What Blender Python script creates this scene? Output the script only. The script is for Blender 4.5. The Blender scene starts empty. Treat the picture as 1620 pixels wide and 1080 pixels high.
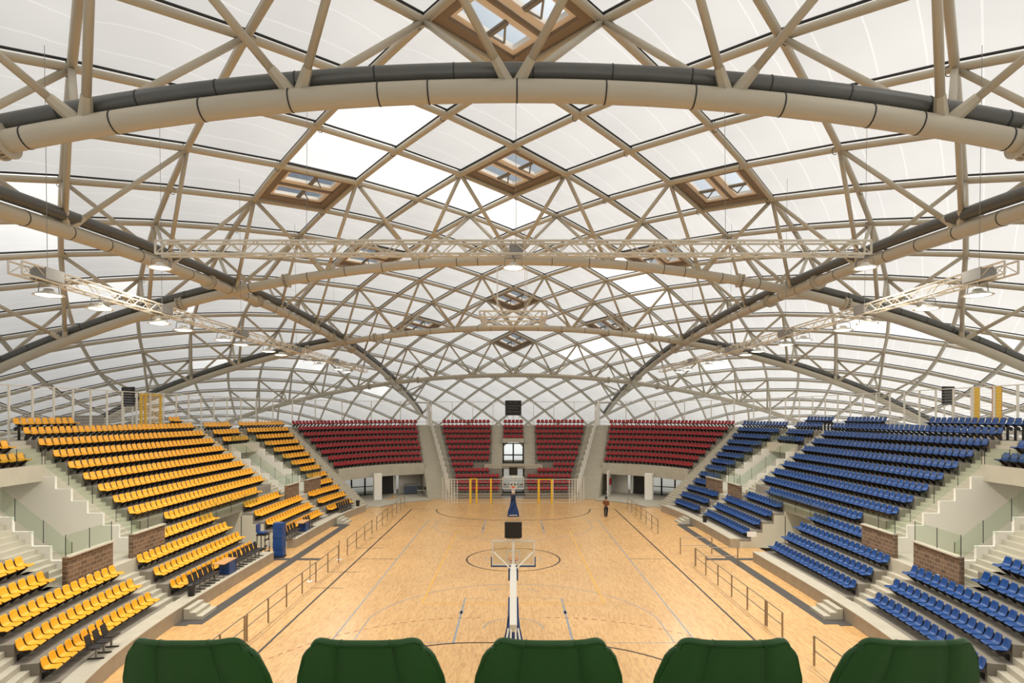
import bpy, math, random
from mathutils import Vector, Matrix
random.seed(7)
S = bpy.context.scene
COL = S.collection
PI = math.pi

# ------------------------------------------------------------------ camera
F, HX, HY, EYE = 935.0, 812.0, 655.0, 9.35      # focal length in pixels, vanishing point, eye height
cam = bpy.data.cameras.new('camera'); cob = bpy.data.objects.new('camera', cam); COL.objects.link(cob)
cam.sensor_width = 36.0; cam.sensor_fit = 'HORIZONTAL'; cam.lens = 36.0 * F / 1620.0
cam.shift_x = (810 - HX) / 1620.0; cam.shift_y = (HY - 540) / 1620.0
cam.clip_start = 0.05; cam.clip_end = 600
cob.location = (0, 0, EYE); cob.rotation_euler = (PI / 2, 0, 0)
S.camera = cob
S.view_settings.view_transform = 'Standard'; S.view_settings.look = 'None'
S.view_settings.gamma = 1.0; S.view_settings.use_curve_mapping = False
S.view_settings.exposure = 0.0
FLOOD_W = 230.0

# ------------------------------------------------------------------ world: bright overcast, dimmer and bluer low on the left and beyond the far end
W = bpy.data.worlds.new('overcast_sky'); S.world = W; W.use_nodes = True
nt = W.node_tree; nt.nodes.clear()
def wn(t, **k):
    n = nt.nodes.new(t)
    for a, b in k.items(): setattr(n, a, b)
    return n
tc = wn('ShaderNodeTexCoord'); sp = wn('ShaderNodeSeparateXYZ'); nt.links.new(tc.outputs['Generated'], sp.inputs[0])
dot = wn('ShaderNodeVectorMath', operation='DOT_PRODUCT'); nt.links.new(tc.outputs['Generated'], dot.inputs[0]); dot.inputs[1].default_value = (0.60, -0.16, 0.78)
mr = wn('ShaderNodeMapRange'); mr.inputs[1].default_value = -0.35; mr.inputs[2].default_value = 1.0; nt.links.new(dot.outputs['Value'], mr.inputs[0])
rp = wn('ShaderNodeValToRGB'); nt.links.new(mr.outputs[0], rp.inputs[0])
e = rp.color_ramp.elements
e[0].position = 0.0; e[0].color = (0.10, 0.12, 0.15, 1)
e[1].position = 1.0; e[1].color = (1.36, 1.33, 1.27, 1)
q = rp.color_ramp.elements.new(0.32); q.color = (0.20, 0.225, 0.26, 1)
q = rp.color_ramp.elements.new(0.46); q.color = (0.50, 0.53, 0.58, 1)
q = rp.color_ramp.elements.new(0.62); q.color = (1.24, 1.23, 1.21, 1)
bg = wn('ShaderNodeBackground'); bg.inputs[1].default_value = 1.45
nt.links.new(rp.outputs[0], bg.inputs[0])
wo = wn('ShaderNodeOutputWorld'); nt.links.new(bg.outputs[0], wo.inputs[0])

# ------------------------------------------------------------------ materials
def mat(name, col, rough=0.6, metal=0.0, noise=0.0, nscale=3.0, bump=0.0, emit=None, estr=0.0, spec=None):
    m = bpy.data.materials.new(name); m.use_nodes = True
    t = m.node_tree; b = t.nodes['Principled BSDF']
    b.inputs['Base Color'].default_value = (*col, 1); b.inputs['Roughness'].default_value = rough; b.inputs['Metallic'].default_value = metal
    if spec is not None: b.inputs['Specular IOR Level'].default_value = spec
    if noise > 0 or bump > 0:
        g = t.nodes.new('ShaderNodeNewGeometry'); n = t.nodes.new('ShaderNodeTexNoise'); n.inputs['Scale'].default_value = nscale; n.inputs['Detail'].default_value = 5
        t.links.new(g.outputs['Position'], n.inputs['Vector'])
        if noise > 0:
            mx = t.nodes.new('ShaderNodeMix'); mx.data_type = 'RGBA'
            mx.inputs[6].default_value = (*[c * (1 - noise) for c in col], 1); mx.inputs[7].default_value = (*[min(1, c * (1 + noise)) for c in col], 1)
            t.links.new(n.outputs[0], mx.inputs[0]); t.links.new(mx.outputs[2], b.inputs['Base Color'])
        if bump > 0:
            bp = t.nodes.new('ShaderNodeBump'); bp.inputs['Strength'].default_value = bump; bp.inputs['Distance'].default_value = 0.02
            t.links.new(n.outputs[0], bp.inputs['Height']); t.links.new(bp.outputs[0], b.inputs['Normal'])
    if emit:
        b.inputs['Emission Color'].default_value = (*emit, 1); b.inputs['Emission Strength'].default_value = estr
    return m
M = {}
M['steel'] = mat('beige_painted_steel', (0.52, 0.465, 0.36), 0.42, 0, 0.06, 0.8)
M['duct'] = mat('galvanised_duct', (0.13, 0.13, 0.12), 0.4, 0.5, 0.12, 1.5)
M['dark'] = mat('dark_gasket', (0.035, 0.033, 0.03), 0.6)
M['white_metal'] = mat('white_metal', (0.80, 0.78, 0.70), 0.4)
M['alu'] = mat('aluminium_truss', (0.74, 0.70, 0.60), 0.35, 0.2)
M['concrete'] = mat('pale_concrete', (0.50, 0.465, 0.375), 0.8, 0, 0.14, 1.3, 0.15)
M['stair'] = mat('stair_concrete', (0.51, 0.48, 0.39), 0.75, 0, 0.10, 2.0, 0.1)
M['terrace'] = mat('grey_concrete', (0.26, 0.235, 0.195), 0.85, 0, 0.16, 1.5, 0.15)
M['kerb'] = mat('kerb_concrete', (0.40, 0.34, 0.255), 0.85, 0, 0.18, 1.7, 0.2)
M['plaster'] = mat('white_plaster', (0.83, 0.81, 0.74), 0.8, 0, 0.04, 0.6)
M['yellow'] = mat('yellow_plastic', (0.90, 0.42, 0.015), 0.38)
M['blue'] = mat('blue_plastic', (0.005, 0.058, 0.235), 0.33)
M['red'] = mat('red_plastic', (0.34, 0.006, 0.013), 0.38)
M['green'] = mat('green_plastic', (0.011, 0.078, 0.007), 0.33, 0, 0.12, 5.0)
M['black'] = mat('black_metal', (0.015, 0.014, 0.013), 0.5)
M['black_plastic'] = mat('black_plastic', (0.02, 0.018, 0.018), 0.45)
M['grey'] = mat('grey_metal', (0.30, 0.29, 0.27), 0.4, 0.5)
M['rail'] = mat('brushed_rail', (0.33, 0.27, 0.20), 0.35, 0.6)
M['yellow_paint'] = mat('yellow_paint', (0.86, 0.52, 0.03), 0.4)
M['orange'] = mat('orange_paint', (0.75, 0.12, 0.03), 0.4)
M['navy'] = mat('navy_padding', (0.012, 0.05, 0.19), 0.45, 0, 0.15, 6.0)
M['tarp'] = mat('blue_vinyl', (0.012, 0.065, 0.25), 0.4, 0, 0.25, 9.0, 0.6)
M['wood_top'] = mat('wooden_top', (0.60, 0.34, 0.14), 0.4, 0, 0.15, 8)
M['mat_grey'] = mat('dark_grey_runner', (0.075, 0.068, 0.062), 0.75, 0, 0.15, 20)
M['screen'] = mat('dark_display', (0.012, 0.012, 0.012), 0.3)
M['screen_line'] = mat('display_strip', (0.10, 0.10, 0.095), 0.4)
M['net'] = mat('white_cord', (0.85, 0.84, 0.80), 0.8)
M['skin'] = mat('skin', (0.42, 0.23, 0.15), 0.6)
M['hair'] = mat('hair', (0.015, 0.01, 0.008), 0.6)
M['shirt'] = mat('brown_shirt', (0.19, 0.062, 0.022), 0.85, 0, 0.1, 30)
M['trousers'] = mat('black_trousers', (0.016, 0.015, 0.017), 0.9)
M['lamp'] = mat('lit_lamp_glass', (1, 0.95, 0.8), 0.4, emit=(1.0, 0.93, 0.74), estr=9.0)
M['skyframe'] = mat('brown_frame', (0.24, 0.185, 0.135), 0.5)
M['blind'] = mat('cream_frame', (0.90, 0.82, 0.74), 0.5)
M['line_black'] = mat('line_black', (0.035, 0.025, 0.018), 0.5)
M['line_blue'] = mat('line_blue', (0.30, 0.33, 0.37), 0.5)
M['line_yellow'] = mat('line_yellow', (0.85, 0.48, 0.06), 0.5)
M['line_red'] = mat('line_red', (0.36, 0.12, 0.045), 0.5)
M['ground'] = mat('outside_paving', (0.80, 0.80, 0.78), 0.9, 0, 0.05, 0.5)
M['door_grey'] = mat('grey_green_door', (0.16, 0.17, 0.15), 0.6)
M['fence_white'] = mat('fence_white', (0.90, 0.88, 0.82), 0.5)
M['beige'] = mat('beige_panel', (0.62, 0.58, 0.46), 0.7)

def glassy(name, tint, gloss):
    m = bpy.data.materials.new(name); m.use_nodes = True; t = m.node_tree; t.nodes.clear()
    o = t.nodes.new('ShaderNodeOutputMaterial'); tr = t.nodes.new('ShaderNodeBsdfTransparent'); tr.inputs[0].default_value = (*tint, 1)
    gl = t.nodes.new('ShaderNodeBsdfGlossy'); gl.inputs['Roughness'].default_value = 0.05
    mx = t.nodes.new('ShaderNodeMixShader'); lw = t.nodes.new('ShaderNodeLayerWeight'); pw = t.nodes.new('ShaderNodeMath'); pw.operation = 'POWER'; pw.inputs[1].default_value = 5.0
    mp = t.nodes.new('ShaderNodeMath'); mp.operation = 'MULTIPLY_ADD'; mp.inputs[1].default_value = 0.35 * gloss; mp.inputs[2].default_value = 0.03 * gloss
    t.links.new(lw.outputs['Facing'], pw.inputs[0]); t.links.new(pw.outputs[0], mp.inputs[0]); t.links.new(mp.outputs[0], mx.inputs[0])
    t.links.new(tr.outputs[0], mx.inputs[1]); t.links.new(gl.outputs[0], mx.inputs[2]); t.links.new(mx.outputs[0], o.inputs[0])
    return m
M['glass'] = glassy('green_tinted_glass', (0.90, 0.95, 0.91), 1.2)
M['clear'] = glassy('clear_glass', (0.93, 0.95, 0.95), 1.0)

def membrane(name, col, seam):
    m = bpy.data.materials.new(name); m.use_nodes = True; t = m.node_tree; t.nodes.clear()
    o = t.nodes.new('ShaderNodeOutputMaterial'); tl = t.nodes.new('ShaderNodeBsdfTranslucent'); df = t.nodes.new('ShaderNodeBsdfDiffuse')
    df.inputs[0].default_value = (0.75, 0.74, 0.71, 1)
    uv = t.nodes.new('ShaderNodeUVMap'); uv.uv_map = 'panel'
    sx = t.nodes.new('ShaderNodeSeparateXYZ'); t.links.new(uv.outputs[0], sx.inputs[0])
    mu = t.nodes.new('ShaderNodeMath'); mu.operation = 'MULTIPLY'; mu.inputs[1].default_value = 3.0; t.links.new(sx.outputs[0], mu.inputs[0])
    fr = t.nodes.new('ShaderNodeMath'); fr.operation = 'FRACT'; t.links.new(mu.outputs[0], fr.inputs[0])
    su = t.nodes.new('ShaderNodeMath'); su.operation = 'SUBTRACT'; su.inputs[1].default_value = 0.5; t.links.new(fr.outputs[0], su.inputs[0])
    ab = t.nodes.new('ShaderNodeMath'); ab.operation = 'ABSOLUTE'; t.links.new(su.outputs[0], ab.inputs[0])
    lt = t.nodes.new('ShaderNodeMath'); lt.operation = 'LESS_THAN'; lt.inputs[1].default_value = 0.02; t.links.new(ab.outputs[0], lt.inputs[0])
    g = t.nodes.new('ShaderNodeNewGeometry'); n = t.nodes.new('ShaderNodeTexNoise'); n.inputs['Scale'].default_value = 0.35; t.links.new(g.outputs['Position'], n.inputs['Vector'])
    m1 = t.nodes.new('ShaderNodeMix'); m1.data_type = 'RGBA'; m1.inputs[6].default_value = (*[c * 0.93 for c in col], 1); m1.inputs[7].default_value = (*[min(1, c * 1.05) for c in col], 1)
    t.links.new(n.outputs[0], m1.inputs[0])
    m2 = t.nodes.new('ShaderNodeMix'); m2.data_type = 'RGBA'; m2.inputs[7].default_value = (*seam, 1)
    t.links.new(lt.outputs[0], m2.inputs[0]); t.links.new(m1.outputs[2], m2.inputs[6]); t.links.new(m2.outputs[2], tl.inputs[0])
    mx = t.nodes.new('ShaderNodeMixShader'); mx.inputs[0].default_value = 0.12
    t.links.new(tl.outputs[0], mx.inputs[1]); t.links.new(df.outputs[0], mx.inputs[2]); t.links.new(mx.outputs[0], o.inputs[0])
    return m
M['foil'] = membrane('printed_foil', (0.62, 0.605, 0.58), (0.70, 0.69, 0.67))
M['foil_clear'] = membrane('clear_foil', (0.93, 0.92, 0.89), (0.97, 0.97, 0.96))  # lighter copy of the foil: sun glow painted into its colour

def brick():
    m = bpy.data.materials.new('brown_block_wall'); m.use_nodes = True; t = m.node_tree; b = t.nodes['Principled BSDF']
    uv = t.nodes.new('ShaderNodeUVMap'); uv.uv_map = 'panel'
    k = t.nodes.new('ShaderNodeTexBrick'); k.inputs['Scale'].default_value = 1.0; k.inputs['Brick Width'].default_value = 0.40; k.inputs['Row Height'].default_value = 0.19
    k.inputs['Mortar Size'].default_value = 0.012; k.inputs['Color1'].default_value = (0.20, 0.125, 0.075, 1); k.inputs['Color2'].default_value = (0.12, 0.078, 0.048, 1); k.inputs['Mortar'].default_value = (0.33, 0.26, 0.19, 1)
    t.links.new(uv.outputs[0], k.inputs['Vector']); t.links.new(k.outputs['Color'], b.inputs['Base Color']); b.inputs['Roughness'].default_value = 0.85
    return m
M['brick'] = brick()

def parquet():
    m = bpy.data.materials.new('maple_parquet'); m.use_nodes = True; t = m.node_tree; b = t.nodes['Principled BSDF']
    g = t.nodes.new('ShaderNodeNewGeometry'); mp = t.nodes.new('ShaderNodeMapping'); t.links.new(g.outputs['Position'], mp.inputs['Vector'])
    mp.inputs['Rotation'].default_value = (0, 0, PI / 2)
    k = t.nodes.new('ShaderNodeTexBrick'); k.inputs['Scale'].default_value = 1.0; k.inputs['Brick Width'].default_value = 0.62; k.inputs['Row Height'].default_value = 0.075; k.inputs['Mortar Size'].default_value = 0.0
    k.inputs['Color1'].default_value = (0.76, 0.475, 0.205, 1); k.inputs['Color2'].default_value = (0.64, 0.365, 0.14, 1); k.inputs['Bias'].default_value = -0.25
    t.links.new(mp.outputs[0], k.inputs['Vector'])
    n = t.nodes.new('ShaderNodeTexNoise'); n.inputs['Scale'].default_value = 0.22; n.inputs['Detail'].default_value = 3; t.links.new(g.outputs['Position'], n.inputs['Vector'])
    mp2 = t.nodes.new('ShaderNodeMapping'); mp2.inputs['Scale'].default_value = (6.5, 1.1, 1); t.links.new(g.outputs['Position'], mp2.inputs['Vector'])
    n2 = t.nodes.new('ShaderNodeTexNoise'); n2.inputs['Scale'].default_value = 2.0; n2.inputs['Detail'].default_value = 4; t.links.new(mp2.outputs[0], n2.inputs['Vector'])
    r2 = t.nodes.new('ShaderNodeMapRange'); r2.inputs[1].default_value = 0.30; r2.inputs[2].default_value = 0.52; r2.inputs[3].default_value = 0.80; r2.inputs[4].default_value = 1.04; t.links.new(n2.outputs[0], r2.inputs[0])
    r1 = t.nodes.new('ShaderNodeMapRange'); r1.inputs[1].default_value = 0.3; r1.inputs[2].default_value = 0.7; r1.inputs[3].default_value = 0.93; r1.inputs[4].default_value = 1.06; t.links.new(n.outputs[0], r1.inputs[0])
    mu = t.nodes.new('ShaderNodeMath'); mu.operation = 'MULTIPLY'; t.links.new(r1.outputs[0], mu.inputs[0]); t.links.new(r2.outputs[0], mu.inputs[1])
    mx = t.nodes.new('ShaderNodeMix'); mx.data_type = 'RGBA'; mx.blend_type = 'MULTIPLY'; mx.inputs[0].default_value = 1
    t.links.new(k.outputs['Color'], mx.inputs[6]); t.links.new(mu.outputs[0], mx.inputs[7]); t.links.new(mx.outputs[2], b.inputs['Base Color'])
    b.inputs['Roughness'].default_value = 0.27; b.inputs['Specular IOR Level'].default_value = 0.45
    return m
M['parquet'] = parquet()

# ------------------------------------------------------------------ helpers
class MB:
    def __init__(s): s.v = []; s.f = []; s.m = []; s.uv = {}
    def add(s, vs, fs, mi=0):
        o = len(s.v); s.v += [tuple(p) for p in vs]
        for f in fs: s.f.append([o + i for i in f]); s.m.append(mi)
    def hexa(s, p, mi=0):       # p: 4 bottom, 4 top, both counter-clockwise
        s.add(p, [(3, 2, 1, 0), (4, 5, 6, 7), (0, 1, 5, 4), (1, 2, 6, 5), (2, 3, 7, 6), (3, 0, 4, 7)], mi)
    def box(s, c, d, rz=0, mi=0):
        x, y, z = c; a, b, h = d[0] / 2, d[1] / 2, d[2] / 2; cs, sn = math.cos(rz), math.sin(rz)
        P = [(x + u * cs - w * sn, y + u * sn + w * cs) for u, w in ((-a, -b), (a, -b), (a, b), (-a, b))]
        s.hexa([(p[0], p[1], z - h) for p in P] + [(p[0], p[1], z + h) for p in P], mi)
    def bx(s, x0, x1, y0, y1, z0, z1, mi=0):
        s.box(((x0 + x1) / 2, (y0 + y1) / 2, (z0 + z1) / 2), (x1 - x0, y1 - y0, z1 - z0), 0, mi)
    def tube(s, pts, r, n=8, mi=0, cap=True, closed=False):
        pts = [Vector(p) for p in pts]; o = len(s.v); N = len(pts)
        rs = r if isinstance(r, (list, tuple)) else [r] * N
        for i, p in enumerate(pts):
            if closed: t = pts[(i + 1) % N] - pts[i - 1]
            else: t = pts[min(i + 1, N - 1)] - pts[max(i - 1, 0)]
            if t.length < 1e-9: t = Vector((0, 0, 1))
            t.normalize(); up = Vector((0, 0, 1)) if abs(t.z) < 0.95 else Vector((0, 1, 0))
            a = t.cross(up).normalized(); b = a.cross(t)
            for k in range(n):
                w = 2 * PI * k / n; s.v.append(tuple(p + (a * math.cos(w) + b * math.sin(w)) * rs[i]))
        R = N if closed else N - 1
        for i in range(R):
            for k in range(n):
                i2 = (i + 1) % N
                s.f.append([o + i * n + k, o + i * n + (k + 1) % n, o + i2 * n + (k + 1) % n, o + i2 * n + k]); s.m.append(mi)
        if cap and not closed:
            s.f.append([o + k for k in range(n)][::-1]); s.m.append(mi)
            s.f.append([o + (N - 1) * n + k for k in range(n)]); s.m.append(mi)
    def lathe(s, prof, c=(0, 0, 0), n=20, mi=0):
        o = len(s.v)
        for r, z in prof:
            for k in range(n):
                w = 2 * PI * k / n; s.v.append((c[0] + r * math.cos(w), c[1] + r * math.sin(w), c[2] + z))
        for i in range(len(prof) - 1):
            for k in range(n):
                s.f.append([o + i * n + k, o + i * n + (k + 1) % n, o + (i + 1) * n + (k + 1) % n, o + (i + 1) * n + k]); s.m.append(mi)
    def strip(s, inner, outer, z0, z1, mi=0):    # prism between two polylines
        n = len(inner); o = len(s.v)
        for a, b in zip(inner, outer):
            s.v += [(a[0], a[1], z0), (a[0], a[1], z1), (b[0], b[1], z1), (b[0], b[1], z0)]
        for i in range(n - 1):
            q = o + 4 * i
            for k in range(4): s.f.append([q + k, q + (k + 1) % 4, q + 4 + (k + 1) % 4, q + 4 + k]); s.m.append(mi)
        s.f.append([o, o + 3, o + 2, o + 1]); s.m.append(mi); q = o + 4 * (n - 1); s.f.append([q, q + 1, q + 2, q + 3]); s.m.append(mi)
    def prism(s, poly, ax, d0, d1, mi=0):         # poly in the plane normal to axis ax, extruded d0..d1
        def P(u, w, d): return (d, u, w) if ax == 'x' else ((u, d, w) if ax == 'y' else (u, w, d))
        n = len(poly); o = len(s.v); s.v += [P(u, w, d0) for u, w in poly] + [P(u, w, d1) for u, w in poly]
        s.f.append([o + i for i in range(n)]); s.m.append(mi); s.f.append([o + n + i for i in range(n)][::-1]); s.m.append(mi)
        for i in range(n): s.f.append([o + i, o + n + i, o + n + (i + 1) % n, o + (i + 1) % n]); s.m.append(mi)
    def mesh(s, name, mats, smooth=False):
        me = bpy.data.meshes.new(name); me.from_pydata(s.v, [], s.f)
        for m in (mats if isinstance(mats, (list, tuple)) else [mats]): me.materials.append(m)
        me.polygons.foreach_set('material_index', s.m)
        if smooth: me.polygons.foreach_set('use_smooth', [True] * len(s.f))
        me.update()
        import bmesh
        b = bmesh.new(); b.from_mesh(me); bmesh.ops.recalc_face_normals(b, faces=b.faces); b.to_mesh(me); b.free()
        return me
    def build(s, name, mats, parent=None, smooth=False):
        return link(name, s.mesh(name, mats, smooth), parent)
def link(name, me, parent=None, loc=(0, 0, 0), rz=0):
    o = bpy.data.objects.new(name, me); COL.objects.link(o)
    o.location = loc; o.rotation_euler = (0, 0, rz)
    if parent: o.parent = parent
    return o
def tag(o, label=None, cat=None, group=None, kind=None):
    if label: o['label'] = label
    if cat: o['category'] = cat
    if group: o['group'] = group
    if kind: o['kind'] = kind
    return o
def thing(name, label, cat, loc=(0, 0, 0), rz=0, group=None):
    return tag(link(name, None, None, loc, rz), label, cat, group)
def struct(name, b, m, smooth=False): return tag(b.build(name, m, None, smooth), kind='structure')
def dup(r, loc, rz, label, group=None, name=None):
    c = r.copy(); COL.objects.link(c); c.location = loc; c.rotation_euler = (0, 0, rz); c['label'] = label
    if group: c['group'] = group
    for ch in r.children:
        d = ch.copy(); COL.objects.link(d); d.parent = c
        for g in ch.children:
            h = g.copy(); COL.objects.link(h); h.parent = d
    return c
def proj(p):
    if p[1] < 0.05: return None
    return (HX + F * p[0] / p[1], HY - F * (p[2] - EYE) / p[1])
ORD = 'first second third fourth fifth sixth seventh eighth ninth tenth eleventh twelfth thirteenth fourteenth fifteenth sixteenth seventeenth eighteenth nineteenth twentieth'.split()
def nth(i):
    if i < 20: return ORD[i]
    t, u = divmod(i + 1, 10)
    T = {2: 'twent', 3: 'thirt', 4: 'fort', 5: 'fift'}[t]
    return T + 'ieth' if u == 0 else T + 'y-' + ORD[u - 1]

# ------------------------------------------------------------------ plan of the bowl: rows are offsets of one rounded oval
DC, A0, B0, NE, TR, RI = 38.5, 16.4, 27.4, 3.9, 0.80, 0.61
def tread(k): return 7.92 - RI * k
_c = []
for i in range(6001):
    th = PI / 2 - PI * i / 6000
    x = A0 * abs(math.cos(th)) ** (2 / NE); y = math.copysign(B0 * abs(math.sin(th)) ** (2 / NE), math.sin(th))
    nx, ny = (x / A0) ** (NE - 1) / A0, math.copysign((abs(y) / B0) ** (NE - 1) / B0, y); l = math.hypot(nx, ny)
    _c.append((x, y + DC, nx / l, ny / l))
_s = [0.0]
for a, b in zip(_c, _c[1:]): _s.append(_s[-1] + math.hypot(b[0] - a[0], b[1] - a[1]))
import bisect
def P(s, off, side=1):
    sg = 1
    if s < 0: s, sg = -s, -1
    i = min(max(bisect.bisect(_s, s) - 1, 0), len(_s) - 2); f = (s - _s[i]) / max(1e-9, _s[i + 1] - _s[i]); f = min(max(f, 0), 1)
    x, y, nx, ny = [_c[i][k] * (1 - f) + _c[i + 1][k] * f for k in range(4)]
    return (side * sg * (x + nx * off), y + ny * off, side * sg * nx, ny)
def sy(D):
    lo, hi = 0, len(_c) - 1
    while hi - lo > 1:
        m = (lo + hi) // 2
        if _c[m][1] > D: lo = m
        else: hi = m
    return _s[lo]
def sx(X, off):
    sg = -1 if X < 0 else 1; X = abs(X); lo, hi = 0.0, 22.0
    for _ in range(40):
        m = (lo + hi) / 2
        if P(m, off)[0] < X: lo = m
        else: hi = m
    return sg * lo
def sD(D, off):                                                    # arc position where the offset row crosses depth D
    lo, hi = 0.0, _s[-1]
    for _ in range(40):
        m = (lo + hi) / 2
        if P(m, off)[1] > D: lo = m
        else: hi = m
    return lo
def E(D, D0=None):                                                 # block edge: depth D at the lowest row, D0 at the top row
    D0 = D if D0 is None else D0; c = {}
    def f(k):
        if k not in c: c[k] = sD(D + (D0 - D) * (12 - k) / 12, TR * (12 - k))
        return c[k]
    return f
L3E, F1S = E(56.8, 62.0), E(59.2, 63.1)
def EX(x0, dx): return lambda k: sx(x0 + dx * k, TR * (12 - k))  # block edge at the far end, radial
def line(sa, sb, off, side, step=0.8):
    n = max(1, int(abs(sb - sa) / step))
    return [P(sa + (sb - sa) * i / n, off, side)[:2] for i in range(n + 1)]
def lineD(d0, d1, off, side, step=0.8):
    sa, sb = sD(d0, off), sD(d1, off); n = max(1, int(abs(d1 - d0) / step))
    return [P(sa + (sb - sa) * i / n, off, side)[:2] for i in range(n + 1)]
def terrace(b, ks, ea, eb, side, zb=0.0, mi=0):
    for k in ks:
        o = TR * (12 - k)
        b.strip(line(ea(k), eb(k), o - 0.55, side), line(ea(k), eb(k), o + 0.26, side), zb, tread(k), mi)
def stairs(b, ks, ea, eb, side, zb=0.0, mi=0):
    for k in ks:
        o = TR * (12 - k) - 0.55
        for m in range(3):
            b.strip(line(ea(k), eb(k), o + m * TR / 3, side, 1.5), line(ea(k), eb(k), o + (m + 1) * TR / 3 + 0.01, side, 1.5), zb, tread(k) - RI * (2 - m) / 3, mi)

R = range
def DM(d): return 78.8 - d        # mirror about the middle of the long side
for side, sn in ((-1, 'left'), (1, 'right')):
    for k0, (lab, parts) in enumerate([
        ('middle', [(R(0, 9), E(31.5), E(37.5), 0), (R(0, 9), E(37.5), E(41.4), 2.55), (R(0, 9), E(41.4), E(48.2), 0), ([9], E(31.1), E(37.5), 0), ([9], E(41.4), E(47.8), 0), (R(10, 13), E(28.3), E(37.5), 0), (R(10, 13), E(41.4), E(50.2), 0)]),
        ('far', [(R(0, 8), E(55.0), L3E, 0), (R(8, 10), E(54.6), L3E, 0), (R(10, 13), E(51.6), L3E, 0), (R(0, 3), E(49.6), E(53.9), 6.25)]),
        ('near', [(R(0, 8), E(16.0), E(23.2), 0), (R(8, 10), E(19.2), E(23.7), 0), (R(10, 13), E(19.2), E(26.9), 0), (R(8, 13), E(15.0), E(17.7), 0), (R(0, 3), E(25.0), E(29.8), 6.25)])]):
        b = MB()
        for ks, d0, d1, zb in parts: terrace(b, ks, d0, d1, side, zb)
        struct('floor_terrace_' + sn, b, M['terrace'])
    # stair flights
    for ks, d0, d1 in ((R(10, 13), 26.9, 28.3), (R(10, 13), 50.2, 51.6), (R(0, 10), 29.8, 31.5), (R(0, 10), 48.2, 49.6), (R(0, 10), 23.2, 25.0), (R(0, 10), 53.9, 55.0), (R(8, 13), 17.7, 19.2)):
        b = MB(); stairs(b, ks, E(d0), E(d1), side); struct('floor_stair_' + sn, b, M['stair'])
    # kerb platform in front of the lowest row
    for d0, d1 in ((16.0, 37.5), (41.4, 56.9)):
        b = MB(); b.strip(lineD(d0, d1, -1.2, side), lineD(d0, d1, -0.5, side), 0, 0.6)
        struct('trim_kerb_' + sn, b, M['kerb'])
        b = MB(); b.strip(lineD(d0, d1, -1.23, side), lineD(d0, d1, -0.5, side), 0.6, 0.64); struct('trim_kerb_coping_' + sn, b, M['concrete'])
    for d0, d1 in ((26.9, 28.3), (50.2, 51.6), (17.7, 19.2)):
        b = MB()
        for m in range(3): b.strip(lineD(d0, d1, -1.2 - 0.3 * (3 - m), side, 2), lineD(d0, d1, -1.2 - 0.3 * (2 - m) - (0.003 if m < 2 else 0.035), side, 2), 0, 0.16 * (m + 1))
        struct('floor_step_' + sn, b, M['stair'])
    # vomitories: landing, white stepped side walls, back wall, lintel, brown block walls
    for near in (True, False):
        f = (lambda d: d) if near else DM
        c0, c1 = (25.0, 29.8) if near else (49.6, 53.9)
        b = MB(); b.strip(lineD(c0, c1, 1.85, side), lineD(c0, c1, 9.4, side), 0.0, tread(9)); b.strip(lineD(*((23.2, 31.1) if near else (47.8, 55.0)), 1.85, side), lineD(*((23.2, 31.1) if near else (47.8, 55.0)), 2.66, side), 0.0, tread(9) - 0.004); struct('floor_landing_' + sn, b, M['stair'])
        for d in (c0, c1):
            b = MB(); dd = 0.14 if d == c0 else -0.14
            for k in R(1, 10):
                o = TR * (12 - k) - 0.55
                b.strip(lineD(d, d + dd, o, side, 9), lineD(d, d + dd, o + TR, side, 9), tread(9), min(tread(k) + 0.12, 6.3))
            b.strip(lineD(d, d + dd, 9.06, side, 9), lineD(d, d + dd, 9.4, side, 9), tread(9), 6.9)
            struct('wall_passage_' + sn, b, M['plaster'])
        b = MB(); b.strip(lineD(c0, c1, 9.3, side), lineD(c0, c1, 9.5, side), tread(9), 6.9); struct('wall_passage_end_' + sn, b, M['plaster']); b = MB(); cm = (c0 + c1) / 2; b.strip(lineD(cm - .9, cm + .9, 9.22, side, 9), lineD(cm - .9, cm + .9, 9.29, side, 9), tread(9) + .01, tread(9) + 2.3); struct('door_passage_' + sn, b, M['door_grey'])
        b = MB(); b.strip(lineD(c0 - .2, c1 + .2, 7.25, side), lineD(c0 - .2, c1 + .2, 7.5, side), 6.0, tread(2) + 0.12); struct('trim_lintel_' + sn, b, M['concrete'])
        for d0, d1 in (((23.8, 26.85), (28.35, 31.05)) if near else ((47.75, 50.15), (51.65, 54.6))):
            b = MB(); n0 = len(b.f)
            pi, po = lineD(d0, d1, 1.93, side, 9), lineD(d0, d1, 2.14, side, 9)
            b.strip(pi, po, 1.4, 3.56); b.strip(lineD(d0, d1, 1.85, side, 9), lineD(d0, d1, 2.15, side, 9), 3.56, 3.62, 1)
            o = tag(b.build('wall_block_' + sn, [M['brick'], M['concrete']]), kind='structure')
            u = o.data.uv_layers.new(name='panel')
            for lp in o.data.loops:
                v = o.data.vertices[lp.vertex_index].co; u.data[lp.index].uv = (v.y + v.x, v.z)
    # passage through the middle of the long side
    b = MB(); b.strip(lineD(37.5, 41.4, 7.4, side), lineD(37.5, 41.4, 7.6, side), 0, 3.2); struct('wall_tunnel_end_' + sn, b, M['beige'])
    for d in (37.5, 41.4):
        b = MB(); dd = 0.06 if d < 39 else -0.06
        for k in R(9, 13):
            o = TR * (12 - k) - 0.55; b.strip(lineD(d, d + dd, o, side, 9), lineD(d, d + dd, o + TR, side, 9), 0, tread(k) - 0.16)
        b.strip(lineD(d, d + dd, 2.6, side, 9), lineD(d, d + dd, 7.4, side, 9), 0, 2.55)
        struct('wall_tunnel_' + sn, b, M['beige'])
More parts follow.
